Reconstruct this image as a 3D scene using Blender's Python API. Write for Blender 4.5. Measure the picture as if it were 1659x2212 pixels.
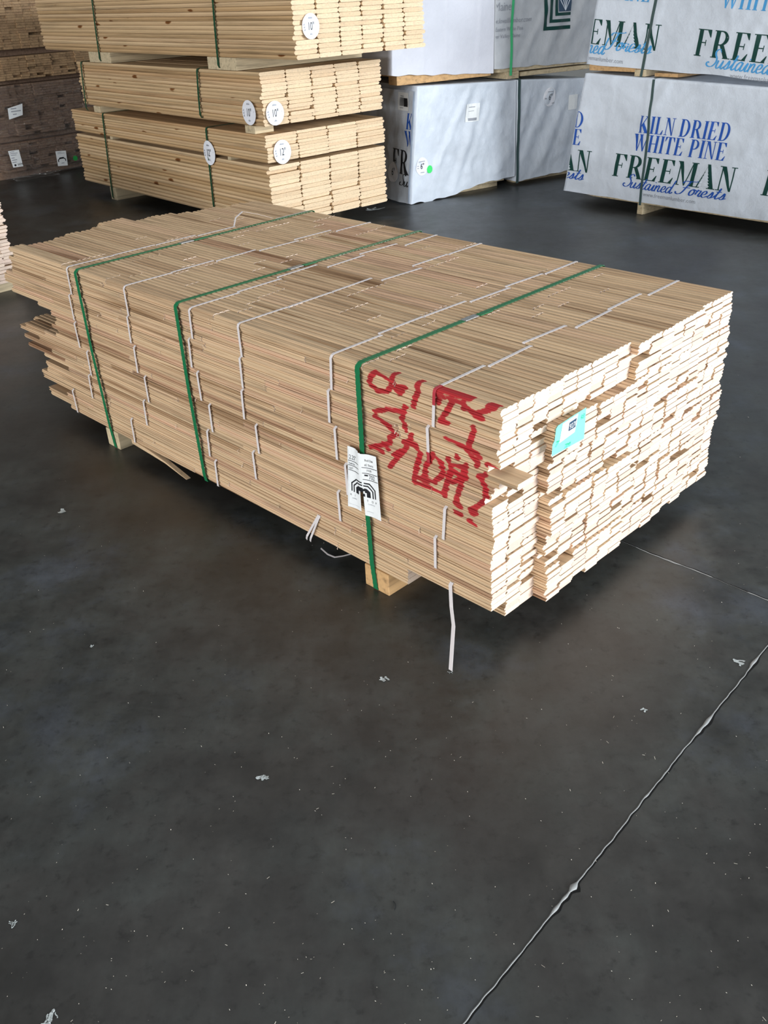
import bpy, bmesh, math, random
from mathutils import Vector, Matrix, noise
random.seed(7)
for o in list(bpy.data.objects): bpy.data.objects.remove(o)
SC = bpy.context.scene
COL = SC.collection

# ---------------------------------------------------------------- camera
F_PX, PITCH, ROLL, CAM_H = 1943.68, 0.5327, -0.0465, 1.4075
fwd = Vector((0, math.cos(PITCH), -math.sin(PITCH)))
r0 = Vector((1, 0, 0)); u0 = r0.cross(fwd)
rr = math.cos(ROLL)*r0 + math.sin(ROLL)*u0
uu = -math.sin(ROLL)*r0 + math.cos(ROLL)*u0
cam_data = bpy.data.cameras.new('camera')
cam = bpy.data.objects.new('camera', cam_data); COL.objects.link(cam)
M = Matrix((rr, uu, -fwd)).transposed().to_4x4(); M.translation = Vector((0, 0, CAM_H))
cam.matrix_world = M
cam_data.sensor_fit = 'VERTICAL'; cam_data.sensor_height = 36.0
cam_data.lens = 36.0*F_PX/2212.0
cam_data.clip_start = 0.02
SC.camera = cam

# ---------------------------------------------------------------- light
world = bpy.data.worlds.new('World'); SC.world = world; world.use_nodes = True
bg = world.node_tree.nodes['Background']
bg.inputs[0].default_value = (0.80, 0.88, 1.0, 1); bg.inputs[1].default_value = 0.75

def area_light(name, loc, target, sx, sy, energy, color):
    ld = bpy.data.lights.new(name, 'AREA'); ld.shape = 'RECTANGLE'; ld.size = sx; ld.size_y = sy
    ld.energy = energy; ld.color = color
    ob = bpy.data.objects.new(name, ld); COL.objects.link(ob)
    ob.location = loc
    ob.rotation_euler = (Vector(target)-Vector(loc)).to_track_quat('-Z', 'Y').to_euler()
    return ob
# the open loading doors: one at the right, one behind the photographer
area_light('daylight_side_door', (11.5, -4.5, 3.2), (0.4, 3.0, 0.5), 6.0, 5.0, 1850, (0.93, 0.97, 1.0))
area_light('daylight_rear_door', (-9.0, -11.5, 4.6), (-0.5, 4.0, 0.5), 12.0, 7.0, 2200, (1.0, 0.985, 0.96))
# added fill light under the ceiling, brightens the stack tops and floor
area_light('overhead_fill', (-0.3, 3.6, 5.45), (-0.3, 3.6, 0.0), 7.0, 7.0, 45, (0.96, 0.98, 1.0))

SC.view_settings.view_transform = 'Standard'
SC.view_settings.look = 'None'
SC.view_settings.gamma = 1.0
SC.view_settings.exposure = 0.6
try: SC.view_settings.use_curve_mapping = False
except Exception: pass

# ---------------------------------------------------------------- helpers
def tag(o, label=None, cat=None, group=None, kind=None):
    if label: o['label'] = label
    if cat: o['category'] = cat
    if group: o['group'] = group
    if kind: o['kind'] = kind
    return o

class MB:
    """collects faces (with material slot, tone per face, paint per vertex) into ONE mesh"""
    def __init__(s): s.v = []; s.f = []; s.m = []; s.t = []; s.p = []
    def vert(s, co, paint=0.0): s.v.append(tuple(co)); s.p.append(paint); return len(s.v)-1
    def face(s, idx, m=0, t=0.5): s.f.append(tuple(idx)); s.m.append(m); s.t.append(t)
    def box(s, lo, hi, m=0, t=0.5, bev=0.0):
        (x0, y0, z0), (x1, y1, z1) = lo, hi
        if bev <= 0:
            b = [s.vert(c) for c in ((x0,y0,z0),(x1,y0,z0),(x1,y1,z0),(x0,y1,z0),(x0,y0,z1),(x1,y0,z1),(x1,y1,z1),(x0,y1,z1))]
            for q in ((3,2,1,0),(4,5,6,7),(0,1,5,4),(1,2,6,5),(2,3,7,6),(3,0,4,7)): s.face([b[i] for i in q], m, t)
            return
        bm = bmesh.new(); bmesh.ops.create_cube(bm, size=1)
        for v in bm.verts: v.co = Vector(((x0+x1)/2+v.co.x*(x1-x0), (y0+y1)/2+v.co.y*(y1-y0), (z0+z1)/2+v.co.z*(z1-z0)))
        bmesh.ops.bevel(bm, geom=list(bm.edges), offset=bev, segments=2, affect='EDGES', profile=0.5)
        s.add_bm(bm, m, t)
    def add_bm(s, bm, m=0, t=0.5, f=None):
        bm.verts.index_update(); o = len(s.v)
        for v in bm.verts: s.vert(f(v.co) if f else v.co)
        for q in bm.faces: s.face([o+v.index for v in q.verts], m, t)
        bm.free()
    def prism(s, prof, a0, a1, m_side=0, m_end=0, t=0.5, n=1, paint=None, M4=None):
        """profile (x, z) extruded along y from a0 to a1"""
        N = len(prof); rings = []
        for i in range(n+1):
            y = a0+(a1-a0)*i/n; ring = []
            for (x, z) in prof:
                c = Vector((x, y, z))
                c = M4 @ c if M4 else c; ring.append(s.vert(c, paint(c) if paint else 0.0))
            rings.append(ring)
        for i in range(n):
            A, B = rings[i], rings[i+1]
            for k in range(N):
                j = (k+1) % N
                s.face((A[k], B[k], B[j], A[j]), m_side, t)
        s.face(rings[0], m_end, t); s.face(rings[-1][::-1], m_end, t)
    def build(s, name, mats, parent=None, smooth=False):
        me = bpy.data.meshes.new(name); me.from_pydata(s.v, [], s.f)
        for m in (mats if isinstance(mats, (list, tuple)) else [mats]): me.materials.append(m)
        me.polygons.foreach_set('material_index', s.m)
        at = me.attributes.new('tone', 'FLOAT', 'FACE'); at.data.foreach_set('value', s.t)
        ap = me.attributes.new('paint', 'FLOAT', 'POINT'); ap.data.foreach_set('value', s.p)
        if smooth: me.polygons.foreach_set('use_smooth', [True]*len(s.f))
        me.update()
        o = bpy.data.objects.new(name, me); COL.objects.link(o)
        if parent: o.parent = parent
        return o

def empty(name, loc=(0, 0, 0), rz=0.0, parent=None):
    o = bpy.data.objects.new(name, None); COL.objects.link(o); o.location = loc; o.rotation_euler = (0, 0, rz)
    o.empty_display_size = 0.1
    if parent: o.parent = parent
    return o

def ribbon(mb, pts, wdir, half, thick, normals, m=0, scallop=0.0, period=0.016, step=None, paint=None, t=0.5):
    """flat strap along pts; wdir across, normals outward per point"""
    P = [Vector(p) for p in pts]; Nn = [Vector(n) for n in normals]
    if step:
        Q, R = [], []
        for i in range(len(P)-1):
            L = (P[i+1]-P[i]).length; n = max(1, int(L/step))
            for k in range(n):
                f = k/n; Q.append(P[i].lerp(P[i+1], f)); R.append(Nn[i].lerp(Nn[i+1], f).normalized())
        Q.append(P[-1]); R.append(Nn[-1]); P, Nn = Q, R
    w = Vector(wdir).normalized(); s = 0; prev = None
    rows = []
    for i, p in enumerate(P):
        if prev is not None: s += (p-prev).length
        prev = p
        h = half + (scallop*(1 if (int(s/(period/2)) % 2) else -1) if scallop else 0)
        n = Nn[i]*thick
        pv = paint(p) if paint else 0.0
        rows.append([mb.vert(p-w*h, pv), mb.vert(p+w*h, pv), mb.vert(p+w*h+n, pv), mb.vert(p-w*h+n, pv)])
    for A, B in zip(rows[:-1], rows[1:]):
        for k in range(4):
            j = (k+1) % 4
            mb.face((A[k], A[j], B[j], B[k]), m, t)
    mb.face(rows[0][::-1], m, t); mb.face(rows[-1], m, t)

# ---------------------------------------------------------------- node helpers / materials
class NT:
    def __init__(s, name):
        s.mat = bpy.data.materials.new(name); s.mat.use_nodes = True
        s.t = s.mat.node_tree; s.b = s.t.nodes['Principled BSDF']
    def n(s, typ, **kw):
        nd = s.t.nodes.new(typ)
        for k, v in kw.items(): setattr(nd, k, v)
        return nd
    def l(s, a, b): s.t.links.new(a, b)
    def coords(s, scale=(1, 1, 1), src='Object', off=None):
        tc = s.n('ShaderNodeTexCoord'); mp = s.n('ShaderNodeMapping'); mp.inputs['Scale'].default_value = scale
        if off is not None:
            vm = s.n('ShaderNodeVectorMath', operation='ADD'); s.l(tc.outputs[src], vm.inputs[0]); s.l(off, vm.inputs[1])
            s.l(vm.outputs[0], mp.inputs['Vector'])
        else: s.l(tc.outputs[src], mp.inputs['Vector'])
        return mp.outputs[0]
    def noise(s, vec, scale, detail=4, rough=0.6):
        nd = s.n('ShaderNodeTexNoise'); nd.inputs['Scale'].default_value = scale; nd.inputs['Detail'].default_value = detail
        nd.inputs['Roughness'].default_value = rough; s.l(vec, nd.inputs['Vector']); return nd.outputs['Fac']
    def ramp(s, fac, stops):
        nd = s.n('ShaderNodeValToRGB'); e = nd.color_ramp.elements
        while len(e) < len(stops): e.new(0.5)
        for i, (p, c) in enumerate(stops):
            e[i].position = p; e[i].color = (c[0], c[1], c[2], 1) if isinstance(c, (tuple, list)) else (c, c, c, 1)
        s.l(fac, nd.inputs['Fac']); return nd.outputs['Color']
    def mix(s, fac, a, b, mode='MIX'):
        nd = s.n('ShaderNodeMix', data_type='RGBA', blend_type=mode)
        if isinstance(fac, float): nd.inputs[0].default_value = fac
        else: s.l(fac, nd.inputs[0])
        for k, x in ((6, a), (7, b)):
            if isinstance(x, (tuple, list)): nd.inputs[k].default_value = (x[0], x[1], x[2], 1)
            else: s.l(x, nd.inputs[k])
        return nd.outputs[2]
    def math(s, op, a, b=None):
        nd = s.n('ShaderNodeMath', operation=op)
        for k, x in ((0, a), (1, b)):
            if x is None: continue
            if isinstance(x, (int, float)): nd.inputs[k].default_value = x
            else: s.l(x, nd.inputs[k])
        return nd.outputs[0]
    def attr(s, name): nd = s.n('ShaderNodeAttribute'); nd.attribute_name = name; return nd.outputs['Fac']
    def bump(s, h, strength, dist):
        nd = s.n('ShaderNodeBump'); nd.inputs['Strength'].default_value = strength; nd.inputs['Distance'].default_value = dist
        s.l(h, nd.inputs['Height']); s.l(nd.outputs[0], s.b.inputs['Normal'])
    def fin(s, col=None, rough=0.6, spec=0.3):
        if col is not None:
            if isinstance(col, (tuple, list)): s.b.inputs['Base Color'].default_value = (col[0], col[1], col[2], 1)
            else: s.l(col, s.b.inputs['Base Color'])
        if isinstance(rough, float): s.b.inputs['Roughness'].default_value = rough
        else: s.l(rough, s.b.inputs['Roughness'])
        s.b.inputs['Specular IOR Level'].default_value = spec
        return s.mat

def plain(name, col, rough=0.6, spec=0.3, bumpy=0.0):
    m = NT(name)
    v = m.coords((1, 1, 1)); f = m.noise(v, 60, 3)
    c = m.mix(0.12, col, m.ramp(f, [(0.3, tuple(x*0.7 for x in col)), (0.7, tuple(min(1, x*1.2) for x in col))]))
    if bumpy: m.bump(f, bumpy, 0.002)
    return m.fin(c, rough, spec)

def wood(name, ramp_stops, grain=(70, 2.2, 70), streak=0.5, tone_src='tone', lighten=None, knots=0.0, paint=False):
    m = NT(name)
    if tone_src == 'tone': tone = m.attr('tone')
    else:
        oi = m.n('ShaderNodeObjectInfo'); tone = oi.outputs['Random']
    off = m.n('ShaderNodeCombineXYZ')
    m.l(m.math('MULTIPLY', tone, 3.1), off.inputs[0]); m.l(m.math('MULTIPLY', tone, 41.0), off.inputs[1]); m.l(m.math('MULTIPLY', tone, 7.7), off.inputs[2])
    base = m.ramp(tone, ramp_stops)
    v = m.coords(grain, 'Object', off.outputs[0])
    g = m.noise(v, 1.0, 5, 0.65)
    c = m.mix(1.0, base, m.ramp(g, [(0.30, 0.54), (0.48, 0.95), (0.72, 1.12)]), 'MULTIPLY')
    v2 = m.coords((grain[0]*0.6, grain[1]*0.55, grain[2]*0.6), 'Object', off.outputs[0])
    g2 = m.noise(v2, 0.8, 3, 0.5)
    c = m.mix(streak, c, m.mix(1.0, c, m.ramp(g2, [(0.30, (0.42, 0.33, 0.26)), (0.42, 1.0), (1.0, 1.0)]), 'MULTIPLY'))
    if knots:
        v3 = m.coords((9, 3.2, 9), 'Object', off.outputs[0])
        vo = m.n('ShaderNodeTexVoronoi'); vo.inputs['Scale'].default_value = 1.0; m.l(v3, vo.inputs['Vector'])
        k = m.ramp(vo.outputs['Distance'], [(0.0, (0.20, 0.11, 0.05)), (knots, (0.34, 0.18, 0.08)), (knots*1.5, 1.0), (1, 1.0)])
        c = m.mix(1.0, c, k, 'MULTIPLY')
    if lighten: c = m.mix(lighten[0], c, lighten[1])
    if paint:
        pf = m.attr('paint'); vn = m.coords((60, 14, 160)); pn = m.noise(vn, 1.0, 4, 0.7)
        k = m.math('SUBTRACT', m.math('MULTIPLY', pf, 1.45), m.math('MULTIPLY', pn, 0.95))
        k = m.ramp(k, [(0.06, 0.0), (0.42, 0.92), (1.0, 0.95)])
        c = m.mix(k, c, m.mix(1.0, m.ramp(g, [(0.3, 0.55), (0.6, 1.0), (0.8, 1.15)]), (0.45, 0.007, 0.022), 'MULTIPLY'))
    m.bump(g, 0.25, 0.0015)
    return m.fin(c, 0.62, 0.25)

OAK_T = [(0.0, (0.34, 0.215, 0.12)), (0.12, (0.46, 0.31, 0.185)), (0.4, (0.555, 0.39, 0.24)), (0.65, (0.60, 0.435, 0.27)), (0.85, (0.58, 0.38, 0.25)), (1.0, (0.45, 0.28, 0.17))]
M_OAK = wood('oak_strip', OAK_T, streak=0.85, paint=True)
M_OAK_END = wood('oak_end_grain', OAK_T, grain=(220, 220, 220), streak=0.2, lighten=(0.50, (0.86, 0.74, 0.67)))
PINE_T = [(0.0, (0.50, 0.33, 0.17)), (0.35, (0.61, 0.44, 0.255)), (0.7, (0.66, 0.485, 0.295)), (0.86, (0.62, 0.44, 0.26)), (1.0, (0.54, 0.345, 0.18))]
M_PINE = wood('pine_board', PINE_T, grain=(45, 1.1, 45), streak=0.3, tone_src='obj', knots=0.09)
M_PINE_END = wood('pine_end_grain', PINE_T, grain=(70, 70, 140), streak=0.1, tone_src='obj', lighten=(0.38, (0.82, 0.68, 0.50)))
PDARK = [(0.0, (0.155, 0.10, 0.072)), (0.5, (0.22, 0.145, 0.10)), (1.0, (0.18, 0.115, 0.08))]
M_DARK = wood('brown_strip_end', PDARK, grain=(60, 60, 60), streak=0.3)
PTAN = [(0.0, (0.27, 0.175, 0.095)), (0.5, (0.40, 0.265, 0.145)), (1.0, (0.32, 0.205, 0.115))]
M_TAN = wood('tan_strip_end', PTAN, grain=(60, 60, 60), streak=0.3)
BLK = [(0.0, (0.56, 0.46, 0.30)), (1.0, (0.56, 0.46, 0.30))]
M_BLOCK = wood('pale_bearer_wood', BLK, grain=(2.5, 50, 50), streak=0.2)
M_BLOCKO = wood('orange_bearer_wood', [(0.0, (0.58, 0.36, 0.17)), (1.0, (0.58, 0.36, 0.17))], grain=(2.5, 50, 50), streak=0.3)
M_GREEN = plain('green_plastic_strap', (0.012, 0.16, 0.062), 0.32, 0.5)
M_DKGREEN = plain('dark_green_strap', (0.012, 0.065, 0.03), 0.4, 0.45)
M_GREYSTRAP = plain('grey_green_strap', (0.045, 0.085, 0.085), 0.4, 0.45)
M_BRIGHTGREEN = plain('bright_green_strap', (0.06, 0.50, 0.20), 0.4, 0.45)
M_SEAL = plain('steel_seal', (0.55, 0.57, 0.58), 0.3, 0.6); M_SEAL.node_tree.nodes['Principled BSDF'].inputs['Metallic'].default_value = 0.8
M_PAPER = plain('white_paper', (0.80, 0.83, 0.84), 0.6, 0.25)
M_STICKER = plain('white_sticker', (0.78, 0.80, 0.86), 0.5, 0.3)
M_INK = plain('black_ink', (0.015, 0.016, 0.02), 0.5, 0.3)
M_GREYINK = plain('grey_ink', (0.30, 0.32, 0.36), 0.6, 0.3)
M_PALEINK = plain('pale_blue_ink', (0.35, 0.50, 0.70), 0.6, 0.3)
M_BLUE = plain('blue_ink', (0.016, 0.085, 0.40), 0.5, 0.3)
M_LBLUE = plain('light_blue_ink', (0.07, 0.33, 0.66), 0.5, 0.3)
M_DGREEN = plain('dark_green_ink', (0.004, 0.048, 0.040), 0.5, 0.3)
M_CARD = plain('turquoise_card', (0.22, 0.80, 0.66), 0.5, 0.3)
M_GREENINK = plain('green_marker', (0.02, 0.52, 0.22), 0.5, 0.3)
M_NAVY = plain('dark_navy_label', (0.035, 0.07, 0.12), 0.5, 0.3)
M_GDOT = plain('bright_green_dot', (0.06, 0.75, 0.18), 0.5, 0.3)
M_GLABEL = plain('green_label', (0.02, 0.30, 0.06), 0.4, 0.4)

def mat_wstrap():
    m = NT('white_plastic_strap')
    pf = m.attr('paint')
    c = m.mix(m.ramp(pf, [(0.3, 0.0), (0.5, 0.95)]), (0.66, 0.62, 0.62), (0.40, 0.010, 0.024))
    return m.fin(c, 0.38, 0.5)
M_WSTRAP = mat_wstrap()

def mat_wrap(name, col, dirt=0.5):
    m = NT(name)
    v = m.coords((1, 1, 1))
    f = m.noise(v, 3.0, 6, 0.65)
    c = m.mix(dirt, col, m.ramp(f, [(0.30, tuple(x*0.70 for x in col)), (0.55, col), (0.8, tuple(min(1, x*1.06) for x in col))]))
    f2 = m.noise(v, 14.0, 5, 0.7)
    f3 = m.noise(v, 45.0, 3, 0.6)
    m.bump(m.math('ADD', f2, m.math('MULTIPLY', f3, 0.25)), 0.4, 0.012)
    return m.fin(c, 0.5, 0.35)
M_WRAP = mat_wrap('white_woven_wrap', (0.63, 0.69, 0.77))
M_WRAPG = mat_wrap('greyish_woven_wrap', (0.52, 0.545, 0.575))
M_WRAPW = mat_wrap('clean_white_wrap', (0.62, 0.635, 0.70), 0.25)

def mat_floor():
    m = NT('dark_concrete')
    v = m.coords((1, 1, 1))
    a = m.noise(v, 1.7, 7, 0.66); b = m.noise(v, 6.0, 7, 0.72); d = m.noise(v, 34.0, 4, 0.7)
    c = m.ramp(a, [(0.34, (0.017, 0.0165, 0.0145)), (0.46, (0.028, 0.0278, 0.0258)), (0.55, (0.034, 0.0375, 0.035)), (0.66, (0.046, 0.054, 0.065))])
    c = m.mix(1.0, c, m.ramp(b, [(0.34, 0.62), (0.5, 0.98), (0.66, 1.32)]), 'MULTIPLY')
    c = m.mix(1.0, c, m.ramp(d, [(0.30, 0.50), (0.44, 1.0), (0.8, 1.15)]), 'MULTIPLY')
    vs = m.coords((3.0, 0.7, 1)); sc = m.noise(vs, 2.2, 7, 0.75)
    c = m.mix(1.0, c, m.ramp(sc, [(0.36, 0.80), (0.55, 1.0), (0.68, 1.22)]), 'MULTIPLY')
    r = m.ramp(b, [(0.3, 0.34), (0.7, 0.50)])
    m.bump(d, 0.12, 0.002)
    return m.fin(c, r, 0.72)
M_FLOOR = mat_floor()
M_BEAD = plain('grey_joint_sealant', (0.26, 0.27, 0.27), 0.55, 0.4, 0.6)
M_GROOVE = plain('black_joint_gap', (0.012, 0.012, 0.012), 0.8, 0.1)
M_WALL = plain('dull_wall_panel', (0.20, 0.20, 0.19), 0.8, 0.2)
M_CHIP = plain('pale_wood_chip', (0.62, 0.58, 0.50), 0.7, 0.2)
M_SCRAP = plain('torn_plastic_scrap', (0.42, 0.46, 0.46), 0.35, 0.5)

def mat_film():
    m = NT('clear_stretch_film')
    m.t.nodes.remove(m.b)
    gl = m.n('ShaderNodeBsdfGlossy'); gl.inputs['Roughness'].default_value = 0.16; gl.inputs['Color'].default_value = (1, 1, 1, 1)
    v = m.coords((2.0, 2.0, 13)); f = m.noise(v, 6.0, 3, 0.5)
    bp = m.n('ShaderNodeBump'); bp.inputs['Strength'].default_value = 1.0; bp.inputs['Distance'].default_value = 0.10
    m.l(f, bp.inputs['Height']); m.l(bp.outputs[0], gl.inputs['Normal'])
    tr = m.n('ShaderNodeBsdfTransparent'); mx = m.n('ShaderNodeMixShader'); mx.inputs[0].default_value = 0.17
    m.l(tr.outputs[0], mx.inputs[1]); m.l(gl.outputs[0], mx.inputs[2])
    m.l(mx.outputs[0], m.t.nodes['Material Output'].inputs['Surface'])
    return m.mat
M_FILM = mat_film()

# ================================================================ structure
def struct(name, lo, hi, mat):
    mb = MB(); mb.box(lo, hi); o = mb.build(name, mat); tag(o, kind='structure'); return o
struct('floor', (-13, -9, -0.2), (9, 13, 0.0), M_FLOOR)
struct('wall_back', (-13, 12.6, 0.0), (9, 12.8, 5.5), M_WALL)
struct('wall_left', (-13, -4, 0.0), (-12.8, 12.6, 5.5), M_WALL)
struct('ceiling', (-13, -9, 5.5), (9, 13, 5.7), M_WALL)

def joint(name, p0, p1, r_lo, r_hi, blobs, groove, seed, gap=1.0):
    rng = random.Random(seed)
    P0, P1 = Vector((p0[0], p0[1], 0)), Vector((p1[0], p1[1], 0))
    d = (P1-P0); L = d.length; d.normalize(); w = Vector((d.y, -d.x, 0))
    if w.x < 0: w = -w
    mb = MB(); n = int(L/0.006); prev = None; gp = None
    for i in range(n+1):
        s = L*i/n; p = P0+d*s+w*(0.004*noise.noise(Vector((s*7, seed, 0)))+0.002*noise.noise(Vector((s*40, seed, 3))))
        k = 0.5+0.5*noise.noise(Vector((s*28, seed*2.0, 1)))
        r = r_lo+(r_hi-r_lo)*k
        for (bs, br, bl) in blobs: r += br*math.exp(-((s-bs)/bl)**2)
        if gap < 1.0 and noise.noise(Vector((s*9, seed, 9))) > gap: r *= 0.25
        ring = [mb.vert(p+w*(r*math.cos(a))+Vector((0, 0, 0.0006+0.75*r*max(0, math.sin(a))))) for a in [math.pi*j/6 for j in range(7)]]
        g = groove*(0.75+0.5*noise.noise(Vector((s*15, seed, 5))))+0.9*max(0, r-r_hi)
        gr = [mb.vert(p+w*(r*0.6)+Vector((0, 0, 0.0007))), mb.vert(p+w*(r+g)+Vector((0, 0, 0.0007)))]
        if prev:
            for k2 in range(6): mb.face((prev[k2], ring[k2], ring[k2+1], prev[k2+1]), 0)
            mb.face((gp[0], gp[1], gr[1], gr[0]), 1)
        prev, gp = ring, gr
    o = mb.build(name, [M_BEAD, M_GROOVE], smooth=True); tag(o, kind='structure'); return o
jd = Vector((0.904-0.086, 1.673-0.802)).normalized()
joint('trim_1', (0.904+1.6*jd.x, 1.673+1.6*jd.y), (0.086-0.5*jd.x, 0.802-0.5*jd.y), 0.0008, 0.0017,
      [(1.6+0.33, 0.003, 0.02), (1.6+0.37, 0.002, 0.012), (1.6+0.872, 0.0055, 0.008), (1.6+0.90, 0.002, 0.01), (1.6+0.93, 0.0025, 0.012), (1.6+0.60, 0.001, 0.006), (1.6+0.08, 0.0025, 0.02)], 0.0042, 3)
joint('trim_2', (0.40, 2.442), (1.5, 1.310), 0.0008, 0.0022, [(0.35, .0015, .01), (0.55, 0.0015, 0.02)], 0.0045, 8, 0.05)

# ================================================================ the big strapped stack of oak strip flooring
YAW = 0.8012; ZB = 0.0668; RPB = 6; T = 0.5715/36; HST = 36*T
W_ST = 1.0222; BW = W_ST/18.0
OX, OY = 0.25132, 1.69512
EX = Vector((-math.cos(YAW), math.sin(YAW), 0)); EY = Vector((math.sin(YAW), math.cos(YAW), 0)); OO = Vector((OX, OY, 0))
unit = empty('flooring_stack', (OX, OY, 0), math.pi/2-YAW)
tag(unit, 'large green-strapped stack of oak strip flooring with red spray paint on its side', 'lumber stack')

def strip_profile(rot, mirror, w=BW, t=T, ridges=False, tight=False):
    """tongue and groove strip; rot = turned back side up; ridges = raised bars on the exposed back"""
    e = 0.0003; gd = 0.0045; tl = 0.0044; W = w-2*e; lo = .0009; hi = t-(.0022 if ridges else .0008); m = t*.5
    if tight: lo = .0004; hi = t-(.0016 if ridges else .0004); tl = .0022; gd = .003
    top = [(0.0006, hi), (W-.0006, hi), (W, hi-.0006)]
    if ridges:
        top = [(0.0006, hi)]
        for c in (.17, .50, .83): top += [((c-.125)*W, hi), ((c-.085)*W, t), ((c+.085)*W, t), ((c+.125)*W, hi)]
        top += [(W-.0006, hi), (W, hi-.0006)]
    tong = [(W, m+.0030), (W+tl, m+.0024), (W+tl, m-.0024), (W, m-.0030), (W, lo+.0006), (W-.0006, lo)]
    end = [(.0006, lo), (0, lo+.0006), (0, m-.0030), (gd, m-.0026), (gd, m+.0026), (0, m+.0030), (0, hi-.0006)]
    P = top+tong+end
    if mirror: P = [(W-x, z) for x, z in P][::-1]
    P = [(x+e, z) for x, z in P]
    A = sum(P[i][0]*P[(i+1) % len(P)][1]-P[(i+1) % len(P)][0]*P[i][1] for i in range(len(P)))
    return P if A > 0 else P[::-1]

# spray paint: strokes traced on the long side, as (a, z) on that face
def ray_left(px, py):
    d = fwd+(px-829.5)/F_PX*rr-(py-1106)/F_PX*uu
    n = EY; o = Vector((0, 0, CAM_H)); t = (OO-o).dot(n)/d.dot(n); q = o+d*t-OO
    return (q.dot(EX), q.z)
RAW = [[(640,380),(560,375),(500,320),(500,260),(550,230),(620,270),(680,330),(730,400)], [(690,240),(670,330),(640,380)], [(715,350),(770,352)], [(730,400),(750,375)],
 [(880,305),(870,370),(840,500)], [(1030,360),(1030,470)], [(1060,385),(1075,430)], [(1085,380),(1180,412),(1270,440)], [(1150,420),(1110,520),(1060,600)], [(1120,440),(1200,465),(1255,510),(1320,570),(1370,590)], [(1240,440),(1225,515)], [(1310,560),(1420,530),(1450,500)], [(1420,490),(1465,510)], [(1040,610),(1100,628)],
 [(530,540),(640,520),(770,540)], [(770,500),(750,600),(770,690)], [(530,580),(620,640),(700,720),(655,735),(650,790),(505,815)], [(530,815),(600,850)], [(600,790),(640,830)],
 [(1310,660),(1295,740),(1250,850)], [(1250,850),(1330,940),(1325,965)], [(1090,750),(1200,800),(1310,855)], [(1310,860),(1345,900)],
 [(815,725),(780,820),(700,920),(665,960)], [(765,775),(850,800),(890,860),(870,960),(850,1090)], [(690,880),(740,850)],
 [(990,870),(1050,930),(1070,1030),(1010,1085),(935,1050),(935,960),(985,880)], [(850,1085),(980,1130),(1090,1185)], [(860,1030),(960,1080)], [(960,870),(960,930)],
 [(1110,910),(1130,980),(1095,1150),(1080,1190)], [(1130,950),(1220,975),(1245,1060),(1140,1085),(1110,1050)], [(1150,1000),(1200,1040)], [(1245,960),(1200,1160),(1175,1250)], [(1170,890),(1170,905)], [(1170,1250),(1210,1275)],
 [(1345,1045),(1400,1035)], [(1360,1060),(1400,1140),(1410,1220),(1350,1270),(1290,1300),(1310,1335)], [(1410,960),(1515,1020)]]
RAW2 = [[(1165,92),(1205,112)], [(1275,165),(1315,200)], [(1290,80),(1330,105)]]
STROKES = [[ray_left(660+x/3.607, 740+y/3.607) for x, y in s] for s in RAW]+[[ray_left(660+x/3.607, 1080+y/3.607) for x, y in s] for s in RAW2]
SEGS = []
for s in STROKES:
    for (a0, z0), (a1, z1) in zip(s[:-1], s[1:]): SEGS.append((a0, z0, a1, z1, min(a0, a1)-.02, max(a0, a1)+.02, min(z0, z1)-.015, max(z0, z1)+.015))
def paint_at(c):
    a, z = c.y, c.z
    if not (-0.08 < a < 0.46) or c.x > 0.02: return 0.0
    best = 9.0
    for a0, z0, a1, z1, la, ha, lz, hz in SEGS:
        if a < la or a > ha or z < lz or z > hz: continue
        da, dz = a1-a0, z1-z0
        k = max(0.0, min(1.0, ((a-a0)*da+(z-z0)*dz)/(da*da+dz*dz+1e-9)))
        ex, ez = (a-a0-k*da)*0.72, z-z0-k*dz
        d = ex*ex+ez*ez
        if d < best: best = d
    w = .0022*noise.noise(Vector((a*25, z*260, 1)))+.0016*noise.noise(Vector((a*90, z*400, 4)))
    return max(0.0, min(1.0, (0.0098+w-math.sqrt(best))/0.0070))

PROT = [[0.000, -.003, -.006, 0.014, 0.010, 0.000],
        [-.006, 0.016, 0.022, 0.016, 0.008, 0.004],
        [-.018, 0.010, 0.012, 0.014, 0.016, 0.004],
        [-.014, 0.022, 0.026, 0.014, 0.012, 0.008],
        [-.018, 0.008, 0.012, 0.010, 0.016, 0.000],
        [-.016, 0.022, 0.020, 0.012, 0.010, 0.000]]
FAR = [[2.228, 2.262, 2.266, 2.19, 2.178, 2.11], [2.33, 2.30, 2.22, 2.2, 2.15, 2.1], [2.00, 2.05, 2.1, 2.1, 2.1, 2.1],
       [2.27, 2.22, 2.2, 2.15, 2.1, 2.1], [2.19, 2.2, 2.2, 2.15, 2.1, 2.1], [2.19, 2.22, 2.2, 2.1, 2.1, 2.1]]
TOP_STRAP = {'A': [1.80, 1.806, 1.803, 1.79, 1.775, 1.76], 'B': [1.447, 1.455, 1.447, 1.435, 1.452, 1.42], 'C': [1.10, 1.112, 1.135, 1.093, 1.122, 1.078],
             'D': [0.880, 0.881, 0.886, 0.853, 0.885, 0.883], 'E': [0.512, 0.527, 0.527, 0.51, 0.52, 0.505], 'F': [0.180, 0.171, 0.202, 0.166, 0.18, 0.162]}
SIDE_STRAP = {'A': [1.803, 1.834, 1.830, 1.790, 1.820, 1.970], 'B': [1.450, 1.468, 1.453, 1.427, 1.467, 1.57], 'C': [1.105, 1.136, 1.111, 1.078, 1.113, 1.09],
              'D': [0.880, 0.895, 0.899, 0.857, 0.890, None], 'E': [0.514, 0.537, 0.517, 0.490, 0.529, None], 'F': [0.180, 0.205, None, 0.152, 0.186, None]}

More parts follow.
